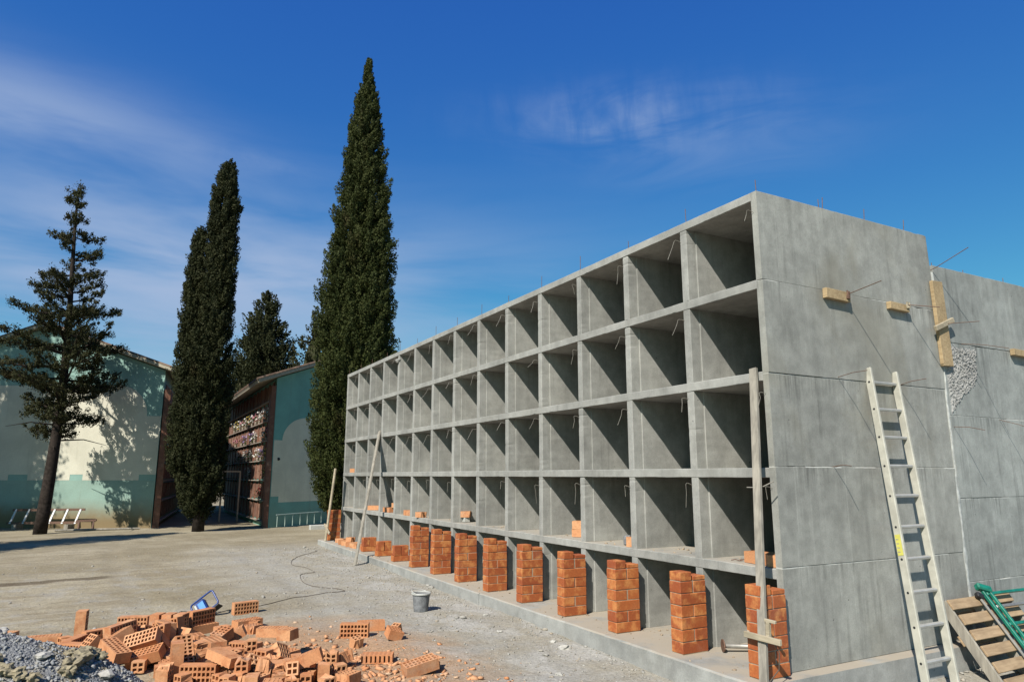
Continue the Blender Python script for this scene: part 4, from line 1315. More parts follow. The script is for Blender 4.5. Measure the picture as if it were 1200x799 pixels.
# ---------------------------------------------------------------- ladder against the end wall
ld = empty('ladder', (0, 0, 0), label='cream straight ladder leaning against the grey end wall', category='ladder')
def ladx(z): return 0.492 - 0.19 * z
def lad_y(side, z): return (0.905 + 0.147 * z) if side == 0 else (1.272 + 0.150 * z)
ZB = -0.06
for s in (0, 1):
    zt = 2.535 if s == 0 else 2.520
    mb = MB()
    mb.bar((ladx(ZB), lad_y(s, ZB), ZB), (ladx(zt), lad_y(s, zt), zt), 0.030, 0.068, up=(1, 0, 0.19), bev=0.006)
    # turn the rail so that its broad side looks along the wall
    rail = mb.build('rail', MAT['ladder'], ld)
    if s == 0:                                          # dark rung ends on the outer side of the near rail
        for k in range(11):
            z = 2.405 - 0.2475 * k
            mb = MB(); mb.tube([(ladx(z), lad_y(0, z) - 0.0155, z), (ladx(z), lad_y(0, z) - 0.0175, z)], 0.010, 8)
            mb.build('rung_end', MAT['black'], rail)
for k in range(11):
    z = 2.405 - 0.2475 * k
    mb = MB(); mb.bar((ladx(z), lad_y(0, z) + 0.012, z), (ladx(z), lad_y(1, z) - 0.012, z), 0.034, 0.026, up=(0.19, 0, 1), bev=0.006)
    mb.build('rung', MAT['rung'], ld)
mb = MB(); mb.bar((ladx(1.11), lad_y(0, 1.11) - 0.0170, 1.11), (ladx(0.95), lad_y(0, 0.95) - 0.0170, 0.95), 0.003, 0.046, up=(1, 0, 0.19)); stk = mb.build('sticker', MAT['yellow'], ld)
for k in range(4):                                      # dark print on the sticker
    z = 1.075 - 0.032 * k
    mb = MB(); mb.bar((ladx(z) - 0.006, lad_y(0, z) - 0.0190, z), (ladx(z) - 0.006, lad_y(0, z) - 0.0190, z - 0.012), 0.001, 0.022, up=(1, 0, 0.19)); mb.build('print', MAT['grey_wood'], stk)
# ---------------------------------------------------------------- pallet and green trestle at the right edge
PU = Vector((0.40, 0.0, -0.585)).normalized(); PV = Vector((0, 1, 0)); PN = Vector((0.585, 0, 0.40)).normalized()
PO = Vector((0.125, 1.885, 0.515))
pal = empty('pallet', PO, label='wooden pallet leaning against the end wall behind the ladder', category='pallet')
def pp(u, v, n): return PU * u + PV * v + PN * n
for v_ in (0.011, 0.48, 0.95):
    mb = MB(); mb.bar(pp(0, v_, -0.055), pp(0.80, v_, -0.055), 0.022, 0.090, up=PN, bev=0.003); mb.build('stringer', MAT['grey_wood'], pal)
for k in range(6):
    u = 0.05 + 0.135 * k
    mb = MB(); mb.bar(pp(u, 0.02 if k else 0.0, 0.0005), pp(u, 0.965, 0.0005), 0.088, 0.019, up=PN, bev=0.003); mb.build('slat', MAT['pallet_wood'], pal)
for k in (0, 2, 5):
    u = 0.05 + 0.135 * k
    mb = MB(); mb.bar(pp(u, 0.0, -0.111), pp(u, 0.965, -0.111), 0.088, 0.019, up=PN, bev=0.003); mb.build('bottom_slat', MAT['pallet_wood'], pal)
gt = empty('trestle', PO, label='folded green steel trestle lying on the leaning pallet', category='trestle')
for v_, n_ in ((0.50, 0.055), (0.56, 0.075)):
    mb = MB(); mb.bar(pp(-0.02, v_, n_), pp(0.82, v_ + 0.02, n_), 0.028, 0.028, up=PN, bev=0.004); mb.build('leg', MAT['green_paint'], gt)
for u in (0.02, 0.14, 0.30, 0.46, 0.62):
    mb = MB(); mb.bar(pp(u, 0.52, 0.06), pp(u + 0.01, 1.30, 0.06), 0.026, 0.026, up=PN, bev=0.004); mb.build('crossbar', MAT['green_paint'] if u != 0.14 else MAT['steel'], gt)
mb = MB(); mb.bar(pp(-0.06, 0.45, 0.06), pp(0.0, 0.58, 0.08), 0.06, 0.06, up=PN, bev=0.012); mb.build('hinge', MAT['green_paint'], gt)
mb = MB(); mb.bar(pp(0.0, 0.40, 0.04), pp(0.045, 0.46, 0.045), 0.05, 0.05, up=PN, bev=0.012); mb.build('foot_cap', MAT['black'], gt)
for v_ in (0.43, 1.28):
    mb = MB(); mb.tube([pp(0.05, v_, 0.035), pp(0.80, v_ + 0.03, 0.035)], 0.012, 8); mb.build('brace', MAT['steel'], gt)
# ---------------------------------------------------------------- bucket
bz = ground_z(-4.33, -1.27)
bk = empty('bucket', (-4.33, -1.27, bz - 0.004), label='grey rubber bucket with a pale rim beside the footing', category='bucket')
mb = MB(); mb.lathe([(0.0, 0.0), (0.082, 0.0), (0.086, 0.01), (0.106, 0.205), (0.101, 0.205), (0.082, 0.02), (0.0, 0.02)], 28); mb.build('body', MAT['bucket'], bk, smooth=False)
mb = MB(); mb.lathe([(0.104, 0.196), (0.117, 0.198), (0.119, 0.212), (0.112, 0.218), (0.101, 0.214), (0.101, 0.196), (0.104, 0.196)], 28); mb.build('rim', MAT['white_plastic'], bk)
mb = MB(); mb.tube([(0.116 * math.cos(a), 0.116 * math.sin(a), 0.215 + 0.032 * max(0, math.sin(a * 1.0 - 2.2))) for a in np.linspace(2.2, 5.34, 14)], 0.005, 6); mb.build('handle', MAT['white_plastic'], bk)
mb = MB(); mb.lathe([(0.0, 0.155), (0.05, 0.150), (0.096, 0.145)], 20); mb.build('mortar_residue', MAT['mortar'], bk)
# ---------------------------------------------------------------- blue work lamp with its cable
LV, LF = Vector((0.478, 0.878, 0)), Vector((0.878, -0.478, 0))        # image right, towards the camera
lz = ground_z(-5.15, -3.60)
lamp = empty('work_lamp', (-5.15, -3.60, lz), label='blue work lamp with a tubular frame tipped on the ground', category='work lamp')
LA = (LV * 0.77 + Vector((0, 0, 1)) * 0.62 - LF * 0.12).normalized()
LB_ = (Vector((0, 0, 1)) * 0.74 - LV * 0.60 - LF * 0.35); LB_ = (LB_ - LA * LB_.dot(LA)).normalized()
LN = LA.cross(LB_).normalized()
def lpnt(a, b, n=0.0): return Vector((0, 0, 0.128)) + LA * a + LB_ * b + LN * n
ring = []
for cx, cy, a0 in ((0.115, 0.065, 0), (-0.115, 0.065, 1), (-0.115, -0.065, 2), (0.115, -0.065, 3)):
    for k in range(5):
        a = PI / 2 * a0 + PI / 2 * k / 4
        ring.append(lpnt(cx + 0.028 * math.cos(a), cy + 0.028 * math.sin(a)))
mb = MB(); mb.tube(ring + [ring[0]], 0.010, 8, False); mb.build('frame', MAT['blue_paint'], lamp, smooth=True)
def obox(m, a0, a1, b0, b1, n0, n1, bev=0.006):
    v, f = box_data(a1 - a0, b1 - b0, n1 - n0, bev)
    c = ((a0 + a1) / 2, (b0 + b1) / 2, (n0 + n1) / 2)
    return m.put([lpnt(p[0] + c[0], p[1] + c[1], p[2] + c[2]) for p in v], f)
obox(MB(), -0.105, 0.020, -0.075, 0.075, -0.055, 0.020, 0.012).build('housing', MAT['blue_paint'], lamp)
obox(MB(), -0.060, 0.008, -0.055, 0.045, 0.0215, 0.028).build('glass', MAT['lamp_glass'], lamp)
obox(MB(), -0.100, -0.078, -0.070, 0.050, 0.0215, 0.030).build('trim', MAT['white_plastic'], lamp)
obox(MB(), -0.135, 0.135, -0.112, -0.094, -0.10, 0.01).build('stand', MAT['black'], lamp)
cab = [(-5.12, -3.50), (-5.30, -3.36), (-5.41, -2.99), (-5.62, -2.68), (-5.84, -2.39), (-5.98, -2.05), (-6.09, -1.74), (-6.22, -1.70), (-6.47, -1.80), (-6.67, -1.98), (-7.2, -2.02), (-7.93, -1.93), (-8.15, -1.78), (-8.22, -1.64), (-8.7, -1.62), (-9.41, -1.74), (-10.1, -1.62), (-10.75, -1.36), (-11.26, -1.0), (-11.7, -0.75)]
def smooth_path(p, n=6):
    p = [Vector((*q, 0)) for q in p]; out = []
    for i in range(len(p) - 1):
        a, b, c, d = p[max(i - 1, 0)], p[i], p[i + 1], p[min(i + 2, len(p) - 1)]
        for k in range(n):
            t = k / n
            q = 0.5 * ((2 * b) + (c - a) * t + (2 * a - 5 * b + 4 * c - d) * t * t + (3 * b - a - 3 * c + d) * t ** 3)
            out.append((q.x, q.y, ground_z(q.x, q.y) + 0.005))
    return out
mb = MB(); mb.tube(smooth_path(cab), 0.0042, 5)
tag(mb.build('cable', MAT['cable']), 'thin dark cable winding over the ground from the blue lamp to the block', 'cable')
mb = MB(); mb.tube(smooth_path([(-5.20, -3.66), (-5.55, -3.80), (-5.05, -3.95), (-4.7, -3.98), (-4.5, -4.02)]), 0.005, 5)
tag(mb.build('cable', MAT['cable']), 'short cable end left of the blue lamp, running under the bricks', 'cable')

# ---------------------------------------------------------------- the two old columbarium buildings behind
def wall_paint(name, c, dirt=0.0):
    M = Mat(name, 0.9, 0.2)
    p = M.pos()
    n = M.noise(p, 1.4, 5, 0.6); f_ = M.noise(p, 30, 4, 0.65)
    st = M.noise(M.pos((6, 6, 0.5)), 1.0, 4, 0.6)
    col = M.mix(1.0, c, M.grey(M.math('MULTIPLY', M.map(n, 0.3, 0.7, 0.90, 1.07), M.map(f_, 0.25, 0.75, 0.94, 1.05))), 'MULTIPLY')
    col = M.mix(M.math('MULTIPLY', M.map(st, 0.55, 0.75), 0.18), col, (0.24, 0.22, 0.17))
    if dirt:                                            # earth splashed up from the ground by rain
        z = M.sep(M.geo.outputs['Position'])[2]
        zz = M.math('ADD', z, M.math('MULTIPLY', M.math('SUBTRACT', M.noise(p, 1.1, 5, 0.65), 0.5), 0.7))
        col = M.mix(M.math('MULTIPLY', M.map(zz, 0.95, 0.15), dirt), col, (0.26, 0.185, 0.095))
    M.color(col)
    M.bump(f_, 0.2, 0.004)
    return M.m
MAT['cream'] = wall_paint('cream_render', (0.68, 0.66, 0.54))
MAT['teal'] = wall_paint('teal_render', (0.285, 0.450, 0.395))
MAT['teal_low'] = wall_paint('teal_dado', (0.300, 0.430, 0.365), 0.95)
MAT['dark_teal'] = wall_paint('deep_teal_render', (0.215, 0.450, 0.375))
MAT['dark_teal_low'] = wall_paint('deep_teal_dado', (0.225, 0.450, 0.375), 0.25)
MAT['cream2'] = wall_paint('cream_render_b', (0.80, 0.74, 0.55))
MAT['brown_brick'] = brick_mat('brown_tile', (0.20, 0.085, 0.055), (0.26, 0.12, 0.075), (0.16, 0.075, 0.05), 0.25)
MAT['panel'] = brick_mat('niche_panel', (0.21, 0.105, 0.07), (0.33, 0.19, 0.13), (0.13, 0.075, 0.06), 0.2)
MAT['ledge'] = simple('stone_ledge', (0.33, 0.28, 0.23), 0.8, 0.2, 0.2, 8)
MAT['roof_tile'] = simple('roof_tile', (0.20, 0.135, 0.095), 0.9, 0.15, 0.35, 5)
MAT['fascia'] = simple('fascia', (0.42, 0.38, 0.29), 0.85, 0.2, 0.15)
MAT['soffit'] = simple('soffit', (0.30, 0.24, 0.17), 0.9, 0.1, 0.15)
MAT['white_rail'] = simple('white_rail', (0.70, 0.70, 0.68), 0.5, 0.4, 0.1)
MAT['wire_green'] = simple('pale_green_rail', (0.42, 0.52, 0.46), 0.6, 0.3, 0.1)

def prism(name, poly, x0, x1, m, parent, fm=None):
    """polygon in the y-z plane extruded along x; fm places the corners"""
    n = len(poly)
    v = [(x0, y, z) for y, z in poly] + [(x1, y, z) for y, z in poly]
    if fm: v = [fm(*p) for p in v]
    f = [tuple(range(n)), tuple(range(2 * n - 1, n - 1, -1))] + [(i, i + n, (i + 1) % n + n, (i + 1) % n) for i in range(n)]
    return add(name, mesh(name, v, f, m), parent)

def roof(parent, x0, x1, ya, za, yb, zb, slope_ext, fm, edge=0.10):
    """one roof pitch from the eave (ya, za) to the ridge (yb, zb), with rows of cover tiles"""
    d = Vector((yb - ya, zb - za)); d.normalize()
    nrm = Vector((-d.y, d.x)) if d.x > 0 else Vector((d.y, -d.x))
    e = Vector((ya, za)) - d * slope_ext
    r = Vector((yb, zb))
    t = nrm * edge
    prism('roof_deck', [tuple(e), tuple(r), tuple(r + t), tuple(e + t)], x0, x1, MAT['fascia'], parent, fm)
    n = int((x1 - x0) / 0.24)
    v, f = [], []
    for k in range(n + 1):                              # rounded cover tiles running up the slope
        x = x0 + 0.06 + (x1 - x0 - 0.12) * k / n
        b = len(v)
        for s in (0.0, 1.0):
            c = (e - d * 0.04) * (1 - s) + r * s
            for q in range(5):
                a = PI * q / 4
                o2 = c + nrm * (edge + 0.006 + 0.055 * math.sin(a))
                v.append(fm(x + 0.08 * math.cos(a), o2.x, o2.y))
        for q in range(4):
            f.append((b + q, b + q + 1, b + 6 + q, b + 5 + q))
        f.append((b, b + 1, b + 2, b + 3, b + 4))
    o = add('roof_tiles', mesh('roof_tiles', v, f, MAT['roof_tile']), parent)
    o['kind'] = 'stuff'

def flat_panel(name, poly, m, parent, fm, t=0.006):
    return prism(name, poly, -0.002, t, m, parent, fm)

# left building: its sunlit gable is cut obliquely to the passage
LC = Vector((-21.426, -3.675, 0)); LD = Vector((0.478, 0.878, 0))
def fL(x, y, z): return LC + LD * y + Vector((x, -0.13 * x, z))       # the passage front runs slightly askew
bL = empty('columbarium', (0, 0, 0), label='old cemetery building with a sunlit teal and cream gable wall at left', category='building')
yL, zE, yA = -8.2, 4.96, -4.1
zA = zE + 0.35 * (0 - yA)
prism('gable_wall', [(yL, -0.3), (0, -0.3), (0, zE), (yA, zA), (yL, zE)], -11.0, 0, MAT['teal'], bL, fL)
arc = [(-1.47 + 1.0 * math.cos(a), 3.47 + 1.0 * math.sin(a)) for a in np.linspace(0.0, PI / 2, 12)]
cream = [(yL + 0.01, 1.43), (-4.72, 1.43), (-4.72, 1.61), (-4.1, 1.61), (-4.1, 1.43), (-2.75, 1.43), (-2.75, 1.61), (-2.34, 1.61), (-2.34, 1.43), (-0.54, 1.43), (-0.54, 1.61), (-0.01, 1.61), (-0.01, 3.47)] + arc + [(-6.7, 4.47), (-7.6, 3.47), (yL + 0.01, 3.47)]
# the little steps of the dado are teal, so the cream field leaves them out
flat_panel('cream_field', cream, MAT['cream'], bL, fL)
flat_panel('painted_dado', [(yL + 0.01, -0.2), (-0.01, -0.2), (-0.01, 1.425), (yL + 0.01, 1.425)], MAT['teal_low'], bL, fL, 0.004)
roof(bL, -11.2, 0.25, 0, zE + 0.03, yA, zA + 0.03, 0.40, fL)
roof(bL, -11.2, 0.25, yL, zE + 0.03, yA, zA + 0.03, 0.40, fL)
mb = MB(); mb.box(-0.40, -0.02, 0.03, 0.22, -0.2, 4.35, 0.01); o = mb.build('corner_pilaster', MAT['brown_brick'], bL, LC)
yR, LX = LC.y, LC.x
# right building: shaded gable and the niche front along the passage
RC = Vector((-19.596, -0.45, 0)); RD = Vector((-0.56, 0.828, 0))
def fR(x, y, z): return RC + RD * y + Vector((x, 0, z))
RX, yc = RC.x, RC.y
zE2, yA2, yD = 4.70, 3.9, 7.6
zA2 = zE2 + 0.35 * yA2
bR = empty('columbarium', (0, 0, 0), label='old cemetery building with a shaded teal gable beside the tall cypress', category='building')
prism('gable_wall', [(0, -0.2), (yD, -0.2), (yD, zE2), (yA2, zA2), (0, zE2)], -11.5, 0, MAT['dark_teal'], bR, fR)
arc2 = [(1.50 - 1.12 * math.cos(a), 2.70 + 0.80 * math.sin(a)) for a in np.linspace(0.0, PI / 2, 14)]
cream2 = [(0.03, 0.92), (0.36, 0.92), (0.36, 0.73), (yD - 0.02, 0.73), (yD - 0.02, 2.70), (6.6, 3.3), (5.6, 3.5)] + arc2[::-1] + [(0.03, 2.70)]
flat_panel('cream_field', cream2, MAT['cream2'], bR, fR)
flat_panel('painted_dado', [(0.03, -0.1), (yD - 0.02, -0.1), (yD - 0.02, 0.725), (0.365, 0.725), (0.365, 0.915), (0.03, 0.915)], MAT['dark_teal_low'], bR, fR, 0.004)
mb = MB(); mb.box(-0.30, 0.012, -0.16, -0.01, -0.1, 4.45, 0.01); mb.build('corner_pilaster', MAT['brown_brick'], bR, RC)
mb = MB(); mb.tube([fR(0, 0.26, 2.1), fR(0.03, 0.26, 2.1)], 0.05, 10); mb.build('vent', MAT['black'], bR)
roof(bR, -11.7, 0.25, 0, zE2 + 0.03, yA2, zA2 + 0.03, 0.85, fR)
roof(bR, -11.7, 0.25, yD, zE2 + 0.03, yA2, zA2 + 0.03, 0.5, fR)
ROWS = 7
PM = mesh('niche_panel', *box_data(0.70, 0.03, 0.50, 0.006), MAT['panel'])
LM = mesh('niche_ledge', *box_data(11.0, 0.13, 0.035, 0.006), MAT['ledge'])
for r in range(ROWS):
    z0 = 0.12 + 0.645 * r
    add('ledge', LM, bR, (RX - 0.35 - 5.5, yc - 0.06, z0))
    add('ledge', LM, bL, (LX - 0.40 - 5.5, yR + 0.13 * 5.9 + 0.10, z0), (0, 0, -0.129))
    for c in range(13):
        x = RX - 0.75 - 0.83 * c
        add('niche_panel', PM, bR, (x, yc - 0.012, z0 + 0.31))
        add('niche_panel', PM, bL, (LX - 0.80 - 0.83 * c, yR + 0.13 * (0.80 + 0.83 * c) + 0.012, z0 + 0.31), (0, 0, -0.129))
for c in range(14):
    mb = MB(); mb.box(-0.045, 0.045, -0.05, 0.0, 0.10, 4.6, 0.004)
    mb.build('mullion', MAT['brown_brick'], bR, (RX - 0.75 - 0.83 * c + 0.415, yc - 0.001, 0))
# bunches of flowers on the ledges
def flower_mat(name, c):
    return simple(name, c, 0.8, 0.1, 0.25, 40)
FM = [flower_mat('petal_' + n, c) for n, c in (('white', (0.62, 0.60, 0.56)), ('pink', (0.55, 0.22, 0.28)), ('yellow', (0.60, 0.46, 0.10)), ('lilac', (0.36, 0.28, 0.50)), ('red', (0.45, 0.04, 0.05)))]
FN = ['white', 'pink', 'yellow', 'lilac', 'red']
STEM = simple('flower_leaf', (0.05, 0.09, 0.03), 0.8, 0.2, 0.3, 30)
def bouquet(kind, seed):
    rr = random.Random(seed)
    v, f = [], []
    for k in range(30):
        c = Vector((rr.gauss(0, .10), rr.gauss(0, .05), rr.gauss(0.26, .08)))
        n = Vector((rr.gauss(0, 1), rr.gauss(-1, 1), rr.gauss(.6, 1))).normalized()
        a = n.orthogonal().normalized() * 0.035; b = n.cross(a)
        i = len(v); v += [c + a, c + b, c - a, c - b]; f.append((i, i + 1, i + 2, i + 3))
    leaf = ([], [])
    for k in range(40):
        c = Vector((rr.gauss(0, .09), rr.gauss(0, .05), rr.uniform(0.05, .30)))
        a = Vector((rr.gauss(0, .02), rr.gauss(0, .02), .05)); b = Vector((rr.gauss(0, 1), rr.gauss(0, 1), 0)).normalized() * 0.02
        i = len(leaf[0]); leaf[0].extend([c - b, c + b, c + a]); leaf[1].append((i, i + 1, i + 2))
    vase = MB().lathe([(0.0, 0.0), (0.035, 0.0), (0.045, 0.07), (0.030, 0.11), (0.0, 0.11)], 8)
    return mesh('bloom', v, f, FM[kind]), mesh('leaves', *leaf, STEM), mesh('vase', vase.v, vase.f, MAT['ledge'])
BQ = [bouquet(k, k + 3) for k in range(5)]
spots = []
for r, cols in ((5, (0, 1, 2, 3, 4, 5, 6, 7, 8, 9, 10)), (4, (0, 1, 3, 4, 6, 7, 9)), (3, (0, 1, 2, 4, 5, 6, 8)), (2, (0, 4)), (1, (1,))):
    for c in cols:
        spots.append((r, c))
row_name = {5: 'top flower row', 4: 'second flower row', 3: 'third flower row', 2: 'fourth flower row', 1: 'lowest row'}
for r, c in spots:
    k = random.choice((0, 0, 1, 2, 3, 0)) if r > 1 else 4
    t = empty('flower_bunch', (RX - 0.75 - 0.83 * c + random.uniform(-.1, .1), yc - 0.09, 0.12 + 0.645 * r + 0.028), (0, 0, random.uniform(-.5, .5)),
              'small %s flower bunch on a ledge of the shaded niche front, %s' % (FN[k], row_name[r]), 'flowers', 'flower bunches on the old niches, %s %s' % (FN[k], row_name[r]))
    for nm, me in zip(('bloom', 'leaves', 'vase'), BQ[k]):
        o = add(nm, me, t)
        if nm != 'vase': o['kind'] = 'stuff'
# low railing in front of the shaded gable, white kerb piece
rl = empty('low_railing', (RX + 0.25, yc + 0.22, 0), (0, 0, math.radians(38.3)), label='low pale railing at the foot of the shaded teal gable', category='railing')
for k in range(9):
    mb = MB(); mb.tube([(0, 0.36 * k, 0.0), (0, 0.36 * k, 0.38)], 0.011, 6); mb.build('bar', MAT['wire_green'], rl)
for z in (0.37,):
    mb = MB(); mb.tube([(0, -0.05, z), (0, 3.0, z)], 0.013, 6); mb.build('rail', MAT['wire_green'], rl)
mb = MB(); mb.box(-0.08, 0.08, 0.0, 1.25, -0.02, 0.13, 0.015)
tag(mb.build('kerb_block', MAT['white_plastic'], None, (-17.75, 0.42, 0), (0, 0, 0.05)), 'white kerb block lying before the shaded gable', 'kerb block')
# metal frame standing in the passage
fr = empty('metal_frame', (-23.2, -1.5, -0.05), (0, 0, 0.2), 'grey metal door-like frame standing in the dark passage', 'metal frame')
for y in (0.0, 0.62):
    mb = MB(); mb.bar((0, y, 0), (0, y, 1.75), 0.05, 0.05, up=(1, 0, 0)); mb.build('post', MAT['steel'], fr)
mb = MB(); mb.bar((0, -0.02, 1.77), (0, 0.64, 1.77), 0.05, 0.05); mb.build('lintel', MAT['steel'], fr)
# ladder lying on its side along the sunlit gable
lx = empty('ladder', (-22.95, -7.62, 0.02), (0, 0, math.radians(-28.5)), label='white ladder lying on its side at the foot of the sunlit gable', category='ladder')
for z, dx in ((0.12, 0.0), (0.50, -0.22)):
    mb = MB(); mb.bar((dx, 0, z), (dx, 2.25, z + 0.02), 0.03, 0.07, up=(0, 0, 1)); mb.build('rail', MAT['rust'], lx)
for k in range(6):
    mb = MB(); mb.bar((0.02, 0.12 + 0.40 * k, 0.10), (-0.20, 0.13 + 0.40 * k, 0.52), 0.05, 0.035, up=(1, 0, 0)); mb.build('rung', MAT['white_rail'], lx)
for y in (0.3, 1.9):
    mb = MB(); mb.box(-0.25, 0.1, y - 0.06, y + 0.06, -0.06, 0.085); mb.build('support_block', MAT['grey_wood'], lx)
sh = empty('sawhorse', (-21.55, -5.45, -0.05), (0, 0, -0.3), 'small dark timber sawhorse right of the pine trunk', 'sawhorse')
mb = MB(); mb.bar((0, -0.28, 0.27), (0, 0.28, 0.29), 0.06, 0.06); mb.build('beam', MAT['rust'], sh)
for y in (-0.2, 0.2):
    for s in (-1, 1):
        mb = MB(); mb.bar((s * 0.14, y + s * 0.03, 0.0), (0, y, 0.27), 0.035, 0.035); mb.build('leg', MAT['rust'], sh)
mb = MB(); mb.tube([(0, -6.5, 0.05), (0.1, -4.3, 0.04)], 0.03, 6)
tag(mb.build('fallen_pole', MAT['grey_wood'], None, (-21.0, 0.3, -0.05)), 'thin pole lying on the ground along the sunlit gable', 'pole')

# ---------------------------------------------------------------- trees
def tufts(centres, normals, size, per, m, leaf=0.10, wide=0.036, tall=2.1, rise=1.15, rag=0.42):
    """leafy tufts: small leaf sprays laid over the skin of many ragged ellipsoids; returns V, F"""
    c = np.asarray(centres, float); nrm = np.asarray(normals, float); size = np.asarray(size, float)
    n = len(c)
    A = nrm + np.array([0, 0, rise]) + RNG.normal(size=(n, 3)) * 0.22
    A /= np.linalg.norm(A, axis=1, keepdims=True)
    u = RNG.normal(size=(n, per, 3)); u /= np.linalg.norm(u, axis=2, keepdims=True)
    al = np.sum(u * A[:, None, :], 2, keepdims=True)
    rad = (1 - rag * RNG.random((n, per, 1)) ** 1.3) * (1 + 0.25 * RNG.random((n, 1, 1)))
    taper = 1 - 0.35 * np.clip(al, 0, 1)
    p = c[:, None, :] + ((u - A[:, None, :] * al) * taper + A[:, None, :] * al * tall) * size[:, None, None] * rad
    nn = (u - A[:, None, :] * al) + A[:, None, :] * al / tall + RNG.normal(size=(n, per, 3)) * 0.33
    nn /= np.linalg.norm(nn, axis=2, keepdims=True)
    d = A[:, None, :] + RNG.normal(size=(n, per, 3)) * 0.45
    d -= nn * np.sum(d * nn, 2, keepdims=True) * 0.75
    d /= np.linalg.norm(d, axis=2, keepdims=True)
    s = np.cross(d, nn); s /= np.linalg.norm(s, axis=2, keepdims=True) + 1e-9
    L = leaf * RNG.uniform(0.6, 1.5, (n, per, 1)); w = wide * RNG.uniform(0.6, 1.4, (n, per, 1))
    V = np.stack([p - d * L * 0.5, p + s * w, p + d * L * 0.6, p - s * w], 2).reshape(-1, 3)
    F = np.arange(len(V)).reshape(-1, 4)
    return V, F

RIGHT = Vector((0.478, 0.878, 0))
def cypress(x, y, h, prof, label, m, clumps, seed, shift=((0, 0), (1, 0)), cl=0.135, per=115, leaf=0.055, trunk=0.16, z0=0.35, lump_amp=0.17, extra=()):
    """columnar cypress: prof = [(height fraction, radius in m)], shift = sideways offset of the crown axis,
    extra = further leaders (sideways, depth, z0, z1, radius)"""
    t = empty('cypress_tree', (x, y, 0), label=label, category='tree')
    def ax(fr):
        s_ = float(np.interp(fr, [q[0] for q in shift], [q[1] for q in shift])); return RIGHT * s_
    tp = [Vector((0, 0, -0.1)), Vector((0.01, 0.0, h * 0.08))] + [ax(fr) + Vector((0, 0, h * fr)) for fr in (0.3, 0.6, 0.93)]
    mb = MB(); mb.tube(tp, [trunk * 1.25, trunk, trunk * 0.75, trunk * 0.45, 0.02], 10)
    mb.build('trunk', MAT['bark'], t, smooth=True)
    pz = [q[0] for q in prof]; prr = [q[1] for q in prof]
    def rad(fr): return float(np.interp(fr, pz, prr))
    def bulge(a, z): return 1 + lump_amp * mnoise.noise((math.cos(a) * 1.6 + seed, math.sin(a) * 1.6, z * 0.45)) + lump_amp * 1.1 * mnoise.noise((math.cos(a) * 4.5 + seed, math.sin(a) * 4.5, z * 1.1))
    rr = random.Random(seed)
    C, N, S = [], [], []
    wmax = max(prr)
    while len(C) < clumps:
        fr = rr.random()
        r = rad(fr)
        if rr.random() > (r + 0.20) / (wmax + 0.20): continue
        a = rr.uniform(0, 2 * PI)
        z = z0 + (h - z0) * fr
        k = rr.uniform(0.74, 1.0) if rr.random() < 0.78 else rr.uniform(1.0, 1.20)
        o_ = ax(fr); q = r * k * bulge(a, z)
        C.append((o_.x + q * math.cos(a), o_.y + q * math.sin(a), z)); N.append((math.cos(a), math.sin(a), 0.5))
        S.append(cl * rr.uniform(0.55, 1.2) * min(1.0, 0.5 + 0.6 * r / wmax))
    for (sx, dep_, za, zb, er, num) in extra:
        c0 = RIGHT * sx + Vector((0.878, -0.478, 0)) * dep_
        for q in range(num):
            fr = rr.random(); z = za + (zb - za) * fr
            r = er * float(np.interp(fr, [0, .35, .75, .93, 1], [.9, 1.0, .82, .5, .1])) * rr.uniform(0.5, 1.08); a = rr.uniform(0, 2 * PI)
            C.append((c0.x + r * math.cos(a), c0.y + r * math.sin(a), z)); N.append((math.cos(a), math.sin(a), .5)); S.append(cl * rr.uniform(.55, 1.1))
    V, F = tufts(C, N, S, per, m, leaf=leaf, wide=leaf * 0.36)
    # inner mass of twigs that closes the crown
    v, f = [], []
    na, nz_ = 16, 30
    for i in range(nz_ + 1):
        fr = i / nz_
        for k in range(na):
            a = 2 * PI * k / na
            z = z0 + 0.1 + (h - z0 - 0.4) * fr
            o_ = ax(fr)
            q = max(0.01, rad(fr) * 0.56 * bulge(a, z) * (1 if fr < 0.8 else (1 - fr) * 5))
            v.append((o_.x + q * math.cos(a), o_.y + q * math.sin(a), z))
    for i in range(nz_):
        for k in range(na):
            f.append((i * na + k, i * na + (k + 1) % na, (i + 1) * na + (k + 1) % na, (i + 1) * na + k))
    cr = add('crown', fast_mesh('crown', V, F, m), t)
    add('inner_twigs', mesh('inner_twigs', v, f, m), cr)
    return t

COL_PROF = [(0, 0.25), (0.04, 0.70), (0.12, 1.0), (0.3, 1.08), (0.5, 0.95), (0.68, 0.72), (0.84, 0.48), (0.94, 0.26), (1.0, 0.03)]
# the tallest cypress, behind the far end of the block
cypress(-16.32, 1.21, 14.75, [(0, .5), (.04, .80), (.1, 1.02), (.29, 1.04), (.42, .92), (.56, .76), (.75, .55), (.85, .38), (.94, .16), (1, .02)],
        'tallest cypress, rising behind the far end of the niche block', MAT['cypress_leaf'], 2700, 3.3)
# dark double-topped cypress in the passage
cypress(-18.835, -2.535, 11.4, [(0, .3), (.05, .45), (.15, .58), (.4, .56), (.6, .42), (.8, .35), (.9, .29), (.97, .19), (1, .06)],
        'dark columnar cypress with a broken second top, standing before the passage', MAT['dark_cypress_leaf'], 1400, 8.1,
        shift=((0, -0.05), (0.2, -0.18), (0.45, -0.08), (0.65, 0.02), (1.0, 0.04)), trunk=0.14, z0=0.45, extra=((-0.62, 0.10, 1.6, 9.0, 0.36, 560), (-0.25, 0.0, 8.6, 10.2, 0.16, 40)))
